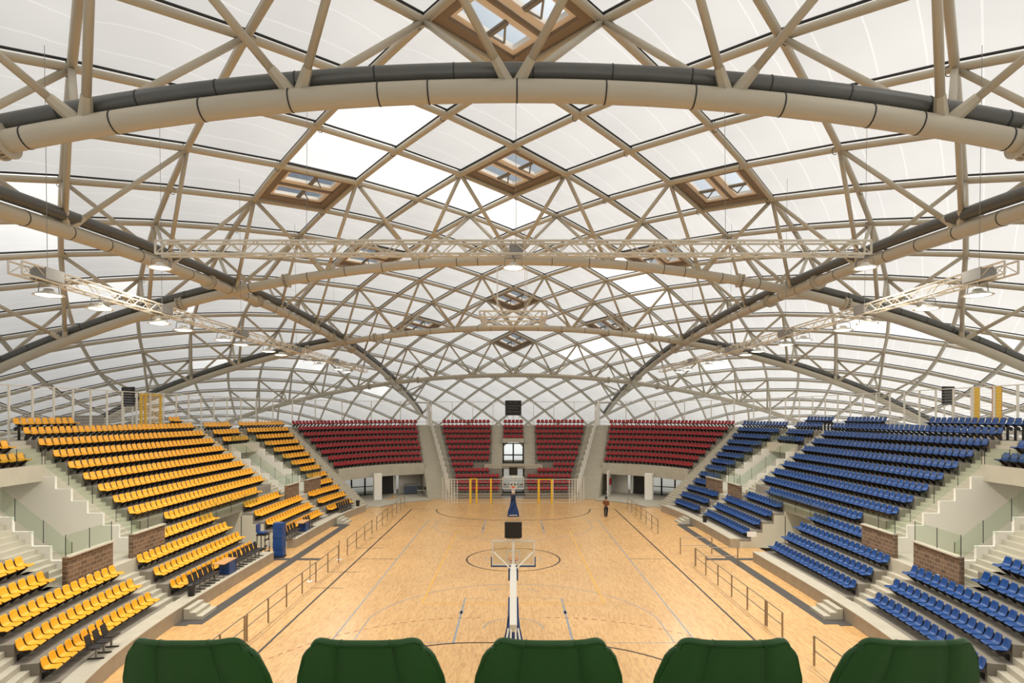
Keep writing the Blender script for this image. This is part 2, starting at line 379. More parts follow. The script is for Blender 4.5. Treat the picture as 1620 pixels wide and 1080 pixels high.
    x = side * (A0 + 7.3); b = MB(); b.bx(x - 0.05, x + 0.05, 38.6, 39.8, 0, 2.1); struct('door_tunnel_' + sn, b, M['concrete'])
    # corner stair and the far red wing over the entrance
    b = MB(); stairs(b, R(0, 13), L3E, F1S, side); struct('floor_corner_stair_' + sn, b, M['stair'])
    F1r = EX(12.0, -0.214); F2l = EX(9.25, -0.245); F2r = EX(2.7, -0.015)
    b = MB(); terrace(b, R(0, 8), F1S, F1r, side, 2.75); struct('floor_wing_terrace_' + sn, b, M['terrace'])
    b = MB(); o7 = TR * 5
    b.strip(line(F1S(7), F1r(7), o7 - 0.72, side), line(F1S(7), F1r(7), o7 - 0.45, side), 2.45, 3.72); struct('trim_fascia_' + sn, b, M['concrete'])
    b = MB(); stairs(b, R(0, 13), F1r, F2l, side); struct('floor_end_stair_' + sn, b, M['stair'])
    b = MB(); terrace(b, R(0, 8), F2l, F2r, side); terrace(b, [8], F2l, EX(1.35, 0), side); terrace(b, R(9, 13), F2l, EX(1.35, 0), side)
    struct('floor_end_terrace_' + sn, b, M['terrace'])
    b = MB(); stairs(b, R(0, 8), F2r, EX(1.30, 0), side, 0); struct('floor_inner_stair_' + sn, b, M['stair'])
    b = MB(); b.bx(*sorted((side * 1.3, side * 3.4)), 68.75, 69.3, 3.04, 3.35); struct('trim_ledge_' + sn, b, M['concrete'])
    # entrance hall below the wing
    hs, he = sy(59.6), F1r(10)
    b = MB(); b.strip(line(hs, he, -1.4, side), line(hs, he, 9.0, side), 0.0, 0.12); struct('floor_hall_' + sn, b, M['concrete'])
    b = MB(); b.strip(line(hs, he, -1.46, side), line(hs, he, -1.4, side), 0.0, 0.115); struct('trim_hall_edge_' + sn, b, M['kerb'])
    def wall2(name, p, q, m, z0=0.12, z1=2.9, th=0.12):
        b = MB(); d = Vector((q[0] - p[0], q[1] - p[1])).normalized(); nn = (-d.y * th / 2, d.x * th / 2)
        c = [(side * (p[0] + s_ * nn[0]), p[1] + s_ * nn[1]) for s_ in (-1, 1)] + [(side * (q[0] + s_ * nn[0]), q[1] + s_ * nn[1]) for s_ in (1, -1)]
        b.hexa([(x, y, z0) for x, y in c] + [(x, y, z1) for x, y in c]); return struct(name + '_' + sn, b, m)
    b = MB(); b.box((side * 14.75, 64.2, 1.52), (0.82, 0.82, 2.8), side * -0.4); struct('wall_column_' + sn, b, M['plaster'])
    wall2('wall_hall_pier', (15.55, 68.0), (15.2, 68.2), M['plaster'])
    wall2('door_hall', (15.2, 68.2), (14.0, 68.9), M['black'])
    wall2('wall_hall_panel', (13.95, 69.0), (13.7, 69.1), M['plaster'])
    wall2('wall_hall', (13.4, 69.2), (11.6, 71.2), M['plaster'])
    if side > 0: wall2('wall_hall_stub', (10.6, 66.5), (11.5, 69.5), M['plaster'])
    if side > 0: wall2('door_hall_inner', (11.6, 71.2), (10.9, 71.9), M['black'])
    else: wall2('wall_hall_back', (11.6, 71.2), (10.9, 71.9), M['plaster'])
    wall2('wall_hall_side', (10.9, 71.9), (9.9, 72.6), M['plaster'])
    # glazed doors beside the corner stair
    for n_ in R(3):
        pa = (side * (19.6 - 1.35 * n_), 66.0 + 0.67 * n_); pb = (side * (19.6 - 1.35 * (n_ + 1)), 66.0 + 0.67 * (n_ + 1))
        b = MB()
        for q in (pa, pb): b.tube([(q[0], q[1], 0.12), (q[0], q[1], 2.9)], 0.09, 6)
        for z in (0.2, 1.1, 2.8): b.tube([(pa[0], pa[1], z), (pb[0], pb[1], z)], 0.05, 6)
        r = tag(b.build('window_' + sn, M['black']), kind='structure')
        b = MB(); b.hexa([(pa[0], pa[1], 0.2), (pb[0], pb[1], 0.2), (pb[0], pb[1] + .01, 0.2), (pa[0], pa[1] + .01, 0.2), (pa[0], pa[1], 2.8), (pb[0], pb[1], 2.8), (pb[0], pb[1] + .01, 2.8), (pa[0], pa[1] + .01, 2.8)])
        b.build('pane', M['clear'], r)
# centre of the far end
b = MB(); terrace(b, R(0, 4), EX(-1.3, 0), EX(1.3, 0), 1, 6.1); struct('floor_centre_terrace', b, M['terrace'])
b = MB(); b.bx(-1.4, 1.4, 69.0, 77.5, 3.0, 3.35); struct('floor_upper_passage', b, M['concrete'])
b = MB(); b.bx(-3.35, 3.35, 68.72, 69.0, 3.3, 3.52); struct('trim_ledge_centre', b, M['concrete'])
b = MB(); b.bx(-1.3, 1.3, 72.3, 72.5, 5.9, 6.4); struct('trim_lintel_centre', b, M['concrete'])
for zz, y0, h in ((3.35, 72.6, 2.5), (0.0, 70.2, 3.0)):
    b = MB()
    for xx in (-1.22, 0, 1.22): b.bx(xx - 0.09, xx + 0.09, y0 - 0.06, y0 + 0.06, zz, zz + h)
    for z_ in (zz + 0.08, zz + 1.0, zz + h - 0.08): b.bx(-1.22, 1.22, y0 - 0.05, y0 + 0.05, z_ - 0.07, z_ + 0.07)
    r = tag(b.build('door_centre', M['black']), kind='structure')
    for xx in (-1.15, 0.05):
        b = MB(); b.bx(xx, xx + 1.1, y0 - 0.01, y0 + 0.01, zz + 0.1, zz + h - 0.1); b.build('pane', M['clear'], r)
# near end: the tiers below the camera
b = MB(); terrace(b, R(0, 6), lambda k: sy(12.0 + 0.0 * k), lambda k: _s[-1], 1, 0); terrace(b, R(0, 6), lambda k: sy(12.0), lambda k: _s[-1], -1, 0)
struct('floor_near_terrace', b, M['terrace'])
# concourse ring
b = MB(); n = 220; ring = [P(_s[-1] * 2 * i / n if i <= n / 2 else -(_s[-1] * 2 - _s[-1] * 2 * i / n), 9.86) for i in R(n + 1)]
ring2 = [P(_s[-1] * 2 * i / n if i <= n / 2 else -(_s[-1] * 2 - _s[-1] * 2 * i / n), 14.6) for i in R(n + 1)]
b.strip([q[:2] for q in ring], [q[:2] for q in ring2], 7.45, 7.92); struct('floor_concourse', b, M['concrete'])
# court floor and the ground outside
b = MB(); b.bx(-17.2, 17.2, 8, 66, -0.3, 0.0); struct('floor', b, M['parquet'])
b = MB(); b.bx(-150, 150, -80, 220, -0.5, -0.32); struct('ground', b, M['ground'])

# unseen banks added outside to block sky light and dim low panels, close to the shell on the left flank and behind both far corners
M['blocker'] = mat('dark_sky_blocker', (0.06, 0.065, 0.05), 1.0, 0, 0.3, 0.2)
def bank(pts, name):
    b = MB(); cen = Vector((0, RY0))
    sec = [(0.0, -0.4), (2.5, 9.0), (6.0, 15.0), (12.0, 19.0), (24.0, 18.0), (34.0, -0.4)]
    n = len(sec); o = 0
    for x, y in pts:
        d = (Vector((x, y)) - cen).normalized()
        for u, z in sec: b.v.append((x + d.x * u, y + d.y * u, z))
    for i in R(len(pts) - 1):
        for k in R(n - 1): b.f.append([i * n + k, i * n + k + 1, (i + 1) * n + k + 1, (i + 1) * n + k]); b.m.append(0)
    struct(name, b, M['blocker'], True)
RY0 = 38.2
bank([(-57, y) for y in R(0, 71, 10)] + [(-54, 82), (-47, 94)], 'ground_bank')
bank([(-40, 101), (-30, 108), (-20, 112), (-10, 113.5)], 'ground_bank')
bank([(10, 113.5), (20, 112), (30, 108), (38, 102)], 'ground_bank')

# ------------------------------------------------------------------ court lines
def fl(name, m, polys, h=0.004):
    b = MB()
    for pl, w in polys:
        n = len(pl); L, Rr = [], []
        for i in R(n):
            a = Vector(pl[max(i - 1, 0)]); c = Vector(pl[min(i + 1, n - 1)]); t = (c - a).normalized(); nn = Vector((-t.y, t.x)) * w / 2; p = Vector(pl[i])
            L.append((p.x + nn.x, p.y + nn.y)); Rr.append((p.x - nn.x, p.y - nn.y))
        b.strip(L, Rr, 0.0005, h)
    return struct(name, b, m)
def arc(cx, cy, r, a0, a1, n=48): return [(cx + r * math.cos(a0 + (a1 - a0) * i / n), cy + r * math.sin(a0 + (a1 - a0) * i / n)) for i in R(n + 1)]
CY = 38.2
def mirror(pl): return [(x, 2 * CY - y) for x, y in pl]
goal = [(-7.5, CY - 20)] + arc(-1.5, CY - 20, 6, PI, PI / 2, 24) + arc(1.5, CY - 20, 6, PI / 2, 0, 24)
bl = [([(-10, CY - 20), (-10, CY + 20)], 0.11), ([(10, CY - 20), (10, CY + 20)], 0.11), ([(-10, CY), (-7.5, CY)], 0.06), ([(7.5, CY), (10, CY)], 0.06), (arc(0, CY, 3, 0, 2 * PI, 80), 0.10), (goal[1:], 0.10), (mirror(goal[1:]), 0.11)]
for d in (31.8, 35.0, 41.3, 44.6): bl.append(([(-11, d), (-9.1, d)], 0.06))
bl.append(([(-10, CY + 20), (-7.5, CY + 20)], 0.03)); bl.append(([(7.5, CY + 20), (10, CY + 20)], 0.03))
fl('trim_court_line_black', M['line_black'], bl)
blu = []
for m_ in (lambda p: p, mirror):
    blu += [(m_([(-2.45, CY - 14), (-2.45, CY - 8.2)]), 0.09), (m_([(2.45, CY - 14), (2.45, CY - 8.2)]), 0.09), (m_([(-2.45, CY - 8.2), (-1.4, CY - 8.2)]), 0.03), (m_([(1.4, CY - 8.2), (2.45, CY - 8.2)]), 0.03),
            (m_(arc(0, CY - 8.2, 1.8, PI * .75, PI * 0.62, 8)), 0.05), (m_(arc(0, CY - 8.2, 1.8, PI * .38, PI * 0.22, 8)), 0.05),
            (m_([(-6.6, CY - 14), (-6.6, CY - 11)] + arc(0, CY - 12.43, 6.75, PI - 0.215, 0.215, 50) + [(6.6, CY - 11), (6.6, CY - 14)]), 0.05),
            (m_(arc(0, CY - 12.4, 1.3, PI, 0, 24)), 0.05), (m_([(-7.5, CY - 14), (7.5, CY - 14)]), 0.04)]
    for xx in (-2.45, 2.45): blu.append((m_([(xx - 0.1, CY - 10.3), (xx + 0.1, CY - 10.3)]), 0.4))
blu += [([(-7.5, CY - 14), (-7.5, CY + 14)], 0.07), ([(7.5, CY - 14), (7.5, CY + 14)], 0.07), (arc(0, CY, 1.8, PI * .9, PI * 1.1, 10), 0.05), (arc(0, CY, 1.8, -PI * .1, PI * .1, 10), 0.05)]
fl('trim_court_line_blue', M['line_blue'], blu, 0.003)
yl = [([(-4.5, CY - 9), (-4.5, CY + 9)], 0.07), ([(4.5, CY - 9), (4.5, CY + 9)], 0.07)] + [([(-4.5, CY + d), (4.5, CY + d)], w) for d, w in ((-9, .07), (9, .05), (-3, .03), (3, .03))]
fl('trim_court_line_yellow', M['line_yellow'], yl, 0.005)
rd = []
for m_ in (lambda p: p, mirror):
    full = [p for p in arc(-1.5, CY - 20, 9, PI * .95, PI / 2, 60) + arc(1.5, CY - 20, 9, PI / 2, PI * .05, 60) if abs(p[0]) < 9.6]
    for i in R(0, len(full) - 1, 2):
        rd.append((m_([full[i], full[i + 1]]), 0.06))
fl('trim_court_line_red', M['line_red'], rd, 0.0045)
for side, sn in ((-1, 'left'), (1, 'right')):
    b = MB()
    b.bx(*sorted((side * 13.85, side * 14.45)), 26.3, 50.2, 0.001, 0.009)
    for d0, d1 in ((26.1, 27.2), (49.2, 50.2)): b.bx(*sorted((side * 14.45, side * 15.15)), d0, d1, 0.001, 0.009)
    b.bx(*sorted((side * 12.4, side * 15.6)), 37.85, 38.4, 0.001, 0.0085)
    o = b.build('floor_runner', M['mat_grey'])
    tag(o, 'dark grey protective floor runner along the ' + ('yellow' if side < 0 else 'blue') + ' stand', 'floor mat')

# ------------------------------------------------------------------ roof geometry
def g_(t): return max(0.5, 1 - 0.0085 * t)
def zS(x, t): return 23.45 - g_(t) * (0.0065 * x * x + 2e-10 * x ** 6) - 0.0026 * t * t - 4.4e-11 * t ** 6
def zL(x, t): return 19.28 - g_(t) * (0.0061 * x * x + 2e-10 * x ** 6) - 0.0023 * t * t
def sN(t): return 1 - 0.0022 * (math.sqrt(t * t + 100) - 10)
def tj(j): return 3.683 * j if abs(j) <= 12 else math.copysign(44.2 + (abs(j) - 12) * 3.25, j)
def xi(i, t): return (3.07 * i - 0.0016 * i * abs(i) ** 2) * sN(t)
RY = 38.2
def node(i, j, dz=0.0):
    t = tj(j); x = xi(i, t); return Vector((x, RY + t, zS(x, t) + dz))
def ok(i, j): return abs(i) <= 23 and -17 <= j <= 22 and node(i, j).z > 2.0
def chord(x, y): return Vector((x, y, zL(x, y - RY)))

ceil = tag(link('ceiling', None), kind='structure')
# ribs: the two families of diagonal tubes
for fam in (1, -1):
    for c in R(-46, 47, 2):
        run = []; runs = []
        for i in R(-23, 24):
            j = c + i if fam == 1 else c - i
            if ok(i, j): run.append((i, j))
            elif run: runs.append(run); run = []
        if run: runs.append(run)
        for run in runs:
            if len(run) < 2: continue
            pts = [node(*p) for p in run]
            b = MB(); b.tube(pts, 0.145, 8); r = b.build('rib_tube', M['steel'], ceil, True)
            b = MB(); b.tube([p + Vector((0, 0, 0.25)) for p in pts], 0.05, 5); b.build('gasket_rail', M['dark'], r)
# black cable loops hanging at the nearest nodes
hooks = sorted((node(i, j).y, i, j) for i in R(-9, 10) for j in R(-6, 5) if (i + j) % 2 == 0 and ok(i, j) and (lambda q: q and -10 < q[0] < 1630 and q[1] > -10)(proj(node(i, j))))[:60]
for _, i, j in hooks:
    p = node(i, j); sg = -1 if (i * 7 + j * 3) % 3 else 1; b = MB()
    b.tube([(0.22 * sg * 0.9 + 0.12 * math.cos(a), 0.05, 0.05 - 0.13 + 0.17 * math.sin(a)) for a in [0.4 + 5.2 * k / 9 for k in R(10)]], 0.016, 5)
    b.tube([(0.20 * sg, 0, 0.05), (0.17 * sg, 0, 0.42)], 0.018, 5)
    o = b.build('cable_loop', M['dark'], ceil); o.location = p
# membrane cushions between the ribs
SKY = [(0, -5), (0, -1), (-4, -1), (4, -1), (-4, 3), (4, 3), (0, 7), (-4, 9), (4, 9), (0, 11), (-4, -7), (4, -7)]
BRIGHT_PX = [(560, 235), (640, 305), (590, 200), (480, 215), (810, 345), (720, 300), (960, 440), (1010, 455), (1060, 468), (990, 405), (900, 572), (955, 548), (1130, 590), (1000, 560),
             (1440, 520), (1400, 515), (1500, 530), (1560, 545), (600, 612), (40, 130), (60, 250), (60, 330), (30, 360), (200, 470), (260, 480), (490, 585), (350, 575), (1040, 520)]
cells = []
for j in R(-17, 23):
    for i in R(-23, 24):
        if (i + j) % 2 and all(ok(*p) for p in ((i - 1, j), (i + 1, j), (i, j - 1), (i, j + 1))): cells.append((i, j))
bright = set()  # panels that take the painted sun glow
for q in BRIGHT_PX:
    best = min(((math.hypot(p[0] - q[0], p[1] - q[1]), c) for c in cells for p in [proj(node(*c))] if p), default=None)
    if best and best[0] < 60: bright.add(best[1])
b = MB(); uvs = []
NQ = 4
for (i, j) in cells:
    if (i, j) in SKY: continue
    p00, p10, p11, p01 = node(i - 1, j, .32), node(i, j - 1, .32), node(i + 1, j, .32), node(i, j + 1, .32)
    o = len(b.v)
    for u in R(NQ + 1):
        for w in R(NQ + 1):
            a, c = u / NQ, w / NQ
            p = p00 * (1 - a) * (1 - c) + p10 * a * (1 - c) + p11 * a * c + p01 * (1 - a) * c
            b.v.append((p.x, p.y, p.z + 0.30 * 16 * a * (1 - a) * c * (1 - c)))
    for u in R(NQ):
        for w in R(NQ):
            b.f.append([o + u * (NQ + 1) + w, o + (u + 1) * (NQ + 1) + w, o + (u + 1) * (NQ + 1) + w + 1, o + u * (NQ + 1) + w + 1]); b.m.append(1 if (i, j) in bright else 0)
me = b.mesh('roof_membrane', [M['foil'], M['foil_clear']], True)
uvl = me.uv_layers.new(name='panel'); per = (NQ + 1) ** 2
for lp in me.loops:
    k = lp.vertex_index % per; uvl.data[lp.index].uv = ((k // (NQ + 1)) / NQ, (k % (NQ + 1)) / NQ)
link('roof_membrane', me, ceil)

# skylights
names = {(0, -5): 'roof window above the nearest arch, partly out of frame', (0, -1): 'roof window on the centre line between the first two arches', (-4, -1): 'roof window left of centre before the second arch', (4, -1): 'roof window right of centre before the second arch',
         (-4, 3): 'roof window half hidden by the second arch, left of centre', (4, 3): 'roof window half hidden by the second arch, right of centre', (0, 7): 'roof window above the hanging ring truss', (-4, 9): 'roof window far back, left of the ring truss',
         (4, 9): 'roof window far back, right of the ring truss', (0, 11): 'roof window just above the fourth arch on the centre line', (-4, -7): 'roof window overhead left of the camera', (4, -7): 'roof window overhead right of the camera'}
for (i, j) in SKY:
    if j < -5: continue
    A_, B_, C_, D_ = node(i - 1, j, .3), node(i, j - 1, .3), node(i + 1, j, .3), node(i, j + 1, .3)
    cen = (A_ + B_ + C_ + D_) / 4
    nrm = (C_ - A_).cross(D_ - B_).normalized()
    r = thing('roof_skylight', 'diamond brown framed double ' + names[(i, j)], 'skylight', cen, 0, 'roof windows with openers')
    def loc(u, w, h=0.0):   # u along A->B, w along A->D
        return (A_ * (1 - u) * (1 - w) + B_ * u * (1 - w) + C_ * u * w + D_ * (1 - u) * w) + nrm * h - cen
    def frame(b, u0, u1, w0, w1, h, wd, mi=0):
        cs = [loc(u0, w0, h), loc(u1, w0, h), loc(u1, w1, h), loc(u0, w1, h)]
        inn = [loc(u0 + wd, w0 + wd, h), loc(u1 - wd, w0 + wd, h), loc(u1 - wd, w1 - wd, h), loc(u0 + wd, w1 - wd, h)]
        for k in R(4):
            k2 = (k + 1) % 4; b.hexa([cs[k] - nrm * .1, cs[k2] - nrm * .1, inn[k2] - nrm * .1, inn[k] - nrm * .1, cs[k] + nrm * .1, cs[k2] + nrm * .1, inn[k2] + nrm * .1, inn[k] + nrm * .1], mi)
    b = MB(); frame(b, 0.02, 0.98, 0.02, 0.98, -0.12, 0.11); b.build('outer_frame', M['skyframe'], r)
    b = MB(); c0, c1 = loc(0.5, 0.1, -.1), loc(0.5, 0.9, -.1); b.tube([c0, c1], 0.11, 6); b.build('middle_bar', M['skyframe'], r)
    for (u0, u1) in ((0.11, 0.475), (0.525, 0.89)):
        b = MB(); frame(b, u0, u1, 0.11, 0.89, 0.02, 0.075); fr = b.build('sash', M['blind'], r)
        b = MB(); b.hexa([loc(u0 + .07, .18, 0.0), loc(u1 - .07, .18, 0.0), loc(u1 - .07, .82, 0.0), loc(u0 + .07, .82, 0.0), loc(u0 + .07, .18, .03), loc(u1 - .07, .18, .03), loc(u1 - .07, .82, .03), loc(u0 + .07, .82, .03)])
        b.build('pane', M['clear'], fr)
        b = MB(); um = (u0 + u1) / 2; q0, q1, q2 = loc(um - .1, .5, -.1), loc(um + .12, .5, -.1), loc(um - .02, .62, -.35)
        b.tube([q0, q1], 0.06, 6); b.tube([q0, q2], 0.04, 6); b.tube([q1, q2], 0.04, 6)
        wv = (loc(um, .6, 0) - loc(um, .5, 0)) * 0.35
        b.hexa([q0, q1, q1 + wv, q0 + wv, q0 - nrm * .08, q1 - nrm * .08, q1 + wv - nrm * .08, q0 + wv - nrm * .08]); b.build('opener', M['grey'], r)

# arches with ducts, struts, collars, straps
def collar(path_pt, tan, rad):
    b = MB(); t = Vector(tan).normalized(); p = Vector(path_pt)
    for s_ in (-0.13, 0.13): b.tube([p + t * (s_ - 0.03), p + t * (s_ + 0.03)], rad + 0.16, 20)
    up = Vector((0, 0, 1)); a = t.cross(up).normalized(); c = a.cross(t)
    for k in R(16):
        w = 2 * PI * k / 16; d = a * math.cos(w) + c * math.sin(w)
        q = p + d * (rad + 0.08); b.tube([q - t * 0.13, q + t * 0.13], 0.035, 5)
    return b
def struts(root, foot, i, j):
    for di in (-1, 1):
        for dj in (-1, 1):
            if not ok(i + di, j + dj): continue
            n_ = node(i + di, j + dj); d = (n_ - foot)
            if d.length > 9: continue
            d.normalize(); f0 = foot + Vector((di * 0.22, dj * 0.12, 0.30))
            b = MB(); b.tube([f0 + d * 0.3, n_], 0.11, 8); st = b.build('strut', M['steel'], root, True)
            b = MB(); b.tube([f0 - d * 0.12, f0 + d * 0.62], [0.16, 0.125], 6); b.build('gusset', M['steel'], st)
arch_lab = {-6: 'nearest and largest', 0: 'second', 6: 'third', 12: 'fourth and farthest'}
for j in (-6, 0, 6, 12):
    t = tj(j); y = RY + t
    xs = [-44 + 88 * i / 70 for i in R(71)]; xs = [x for x in xs if zL(x, t) > 7.9]
    pts = [chord(x, y) for x in xs]
    r = thing('roof_arch', arch_lab[j] + ' big beige tube arch spanning the roof from side to side', 'roof arch', chord(0, y), 0, 'cross arches of the roof')
    base = chord(0, y)
    b = MB(); b.tube([p - base for p in pts], 0.30, 16); b.build('arch_tube', M['steel'], r, True)
    for i in R(-14, 15, 2):
        x = xi(i, t); f = chord(x, y)
        if f.z < 8.5: continue
        # struts are made in local coordinates of the arch
        for di in (-1, 1):
            for dj in (-1, 1):
                if not ok(i + di, j + dj): continue
                n_ = node(i + di, j + dj) - base; f0 = f - base + Vector((di * 0.22, dj * 0.10, 0.30)); d = (n_ - f0).normalized()
                b = MB(); b.tube([f0 + d * 0.3, n_], 0.115, 8); st = b.build('strut', M['steel'], r, True)
                b = MB(); b.tube([f0 - d * 0.12, f0 + d * 0.55], [0.19, 0.135], 6); b.build('gusset', M['steel'], st)
    for xc in (-1, 1):
        for dx in (-3.4, 3.4):
            x = xc * (xi(6, t) + dx) if j != -6 else xc * (xi(6, t) + (3.4 if dx > 0 else -3.6))
            p = chord(x, y); tn = chord(x + .1, y) - chord(x - .1, y)
            c = collar(p - base, tn, 0.30); c.build('flange_collar', M['steel'], r)
    if j < 12:
        x = -17
        while x <= 17:
            p = chord(x, y) - base; tn = (chord(x + .1, y) - chord(x - .1, y)).normalized()
            b = MB(); b.tube([p - tn * 0.02, p + tn * 0.02], 0.312, 16); b.build('strap', M['dark'], r)
            x += 1.35 if int((x + 17) / 1.35) % 2 else 2.4
    # round duct lying over the arch
    spans = [(-16.2, 16.2)] if j == -6 else ([(-44, -xi(6, t) - 0.6), (xi(6, t) + 0.6, 44)] if j in (0, 6) else [])
    for a_, c_ in spans:
        q = [chord(a_ + (c_ - a_) * i / 60, y) for i in R(61)]; q = [p + Vector((0, 0.12, 0.575)) for p in q if p.z > 8.0]
        side_l = '' if j == -6 else (' left' if a_ < 0 else ' right')
        b = MB(); bs = q[len(q) // 2]
        b.tube([p - bs for p in q], 0.25, 14)
        o = b.build('air_duct', M['duct'], None, True); o.location = bs
        tag(o, 'dark grey ribbed air duct along the ' + (arch_lab[j].split(' and')[0] if j else 'second') + ' cross arch' + (' on the' + side_l + ' flank' if side_l else ''), 'air duct')
        for i in R(3, len(q) - 2, 4):
            tn = (q[i + 1] - q[i]).normalized(); b2 = MB(); b2.tube([q[i] - bs - tn * 0.02, q[i] - bs + tn * 0.02], 0.262, 14); b2.build('strap', M['dark'], o)
for sd, sn in ((-1, 'left'), (1, 'right')):
    pts = []; ds = []
    for k in R(81):
        y = -2 + 104 * k / 80; x = sd * xi(6, y - RY); p = chord(x, y)
        if p.z > 7.9: pts.append(p)
    base = chord(sd * xi(6, 0), RY)
    r = thing('roof_arch', 'long beige tube arch running front to back on the ' + sn, 'roof arch', base, 0, 'lengthwise arches of the roof')
    b = MB(); b.tube([p - base for p in pts], 0.30, 16); b.build('arch_tube', M['steel'], r, True)
    for j in R(-8, 17, 2):
        if j in (-6, 0, 6, 12): continue
        t = tj(j); f = chord(sd * xi(6, t), RY + t)
        if f.z < 9: continue
        for di in (-1, 1):
            for dj in (-1, 1):
                if not ok(sd * 6 + di, j + dj): continue
                n_ = node(sd * 6 + di, j + dj) - base; f0 = f - base + Vector((di * 0.12, dj * 0.22, 0.30)); d = (n_ - f0).normalized()
                b = MB(); b.tube([f0 + d * 0.3, n_], 0.105, 8); st = b.build('strut', M['steel'], r, True)
                b = MB(); b.tube([f0 - d * 0.12, f0 + d * 0.55], [0.18, 0.125], 6); b.build('gusset', M['steel'], st)
    for yc in (RY + tj(-6), RY, RY + tj(6), RY + tj(12)):
        for dy in (-3.2, 3.2):
            y = yc + dy; p = chord(sd * xi(6, y - RY), y); tn = chord(sd * xi(6, y + .1 - RY), y + .1) - p
            c = collar(p - base, tn, 0.30); c.build('flange_collar', M['steel'], r)
    y = 19.0
    while y < 70:
        p = chord(sd * xi(6, y - RY), y); tn = (chord(sd * xi(6, y + .1 - RY), y + .1) - p).normalized()
        b = MB(); b.tube([p - base - tn * 0.02, p - base + tn * 0.02], 0.312, 16); b.build('strap', M['dark'], r); y += 2.3
    q = [p + Vector((-sd * 0.15, 0, 0.575)) for p in pts if p.y > 4 and p.z > 9]; bs = q[len(q) // 2]
    b = MB(); b.tube([p - bs for p in q], 0.25, 14); o = b.build('air_duct', M['duct'], None, True); o.location = bs
    tag(o, 'dark grey ribbed air duct along the ' + sn + ' lengthwise arch', 'air duct')

# ------------------------------------------------------------------ lighting trusses and floodlights
def truss(b, L, w, h, axis, step=0.55, r=0.035, flat=False):
    def V(a, u, z): return (a, u, z) if axis == 'x' else (u, a, z)
    ch = [(-w / 2, 0), (w / 2, 0), (-w / 2, h), (w / 2, h)]
    for u, z in ch: b.tube([V(-L / 2, u, z), V(L / 2, u, z)], r, 6)
    n = int(L / step)
    for k in R(n):
        a0, a1 = -L / 2 + L * k / n, -L / 2 + L * (k + 1) / n
        up = k % 2 == 0
        for u in (-w / 2, w / 2): b.tube([V(a0, u, 0 if up else h), V(a1, u, h if up else 0)], r * 0.5, 4, cap=False)
        b.tube([V(a0, -w / 2 if up else w / 2, 0), V(a1, w / 2 if up else -w / 2, 0)], r * 0.5, 4, cap=False)
    for a in (-L / 2, L / 2):
        for u in (-w / 2, w / 2): b.tube([V(a, u, 0), V(a, u, h)], r, 6)
lamp_root = None
def lamp(x, y, z, label, group, scale=1.0):
    global lamp_root
    if lamp_root is None:
        r = thing('floodlight', label, 'floodlight', (x, y, z), 0, group)
        b = MB(); b.lathe([(0.0, 0.20), (0.12, 0.20), (0.16, 0.12), (0.40, 0.02), (0.43, 0.0), (0.40, -0.015), (0.34, 0.0)], (0, 0, 0), 24); b.build('reflector', M['white_metal'], r, True)
        b = MB(); b.lathe([(0.0, -0.035), (0.20, -0.03), (0.34, 0.0)], (0, 0, 0), 24); b.build('lens', M['lamp'], r, True)
        b = MB(); b.tube([(-0.34, 0, 0.02), (-0.30, 0, 0.36), (0.30, 0, 0.36), (0.34, 0, 0.02)], 0.018, 6); b.tube([(0, 0, 0.36), (0, 0, 0.48)], 0.03, 6); b.build('yoke', M['grey'], r)
        ld = bpy.data.lights.new('flood_lamp', 'AREA'); ld.shape = 'DISK'; ld.size = 0.6; ld.energy = FLOOD_W; ld.color = (1.0, 0.93, 0.82)
        lo = bpy.data.objects.new('lamp_light', ld); COL.objects.link(lo); lo.parent = r; lo.location = (0, 0, -0.06)
        lamp_root = r; return r
    return dup(lamp_root, (x, y, z), 0, label, group)
FT_Y, FT_Z = 22.0, 15.27
r = thing('lighting_truss', 'pale aluminium box truss hung straight across the hall in front of the second arch', 'lighting truss', (0, FT_Y, FT_Z))
b = MB(); truss(b, 26.4, 0.42, 0.48, 'x', 0.52, 0.045); b.build('truss_frame', M['alu'], r)
for xx in (-7.7, 0.1, 7.9):
    zt = zS(xx, FT_Y - RY); b = MB(); b.tube([(xx, 0, 0.4), (xx, 0.1, zt - FT_Z)], 0.009, 5); b.build('hanging_rope', M['grey'], r)
b = MB(); b.box((0.1, 0, 0.2), (0.5, 0.3, 0.3)); b.build('hoist', M['grey'], r)
for xx, nm in ((-13.15, 'left end'), (0.0, 'middle'), (13.1, 'right end')):
    lamp(xx, FT_Y, FT_Z - 0.48, 'lit floodlight under the ' + nm + ' of the cross truss', 'floodlights on the cross truss')
TX, TZ = 14.5, 13.45
for sd, sn in ((-1, 'left'), (1, 'right')):
    y0, y1 = (17.2, 58.0)
    r = thing('lighting_truss', 'long pale box truss with floodlights running lengthwise on the ' + sn, 'lighting truss', (sd * TX, (y0 + y1) / 2, TZ), 0, 'lengthwise lighting trusses')
    b = MB(); truss(b, y1 - y0, 0.40, 0.36, 'y', 0.5, 0.032); b.build('truss_frame', M['alu'], r)
    for yy in (18.4, 24.4, 31.5, 39.5, 48.0):
        b = MB(); b.box((0, yy - (y0 + y1) / 2, 0.22), (0.5, 0.75, 0.36)); h = b.build('hoist', M['grey'], r)
        b = MB(); b.tube([(0, yy - (y0 + y1) / 2, 0.3), (sd * 0.1, yy - (y0 + y1) / 2, zS(TX, yy - RY) - TZ)], 0.009, 5); b.build('hanging_rope', M['grey'], r)
    for k, yy in enumerate((18.6, 20.9, 24.4, 26.2, 29.8, 31.7, 35.3, 37.2, 42.3, 44.5, 49.5, 52.0)):
        lamp(sd * (TX + 0.12), yy, TZ - 0.36 - 0.02 * (k % 2), f'lit floodlight, {nth(k)} from the near end of the {sn} lengthwise truss', 'floodlights on the lengthwise trusses')
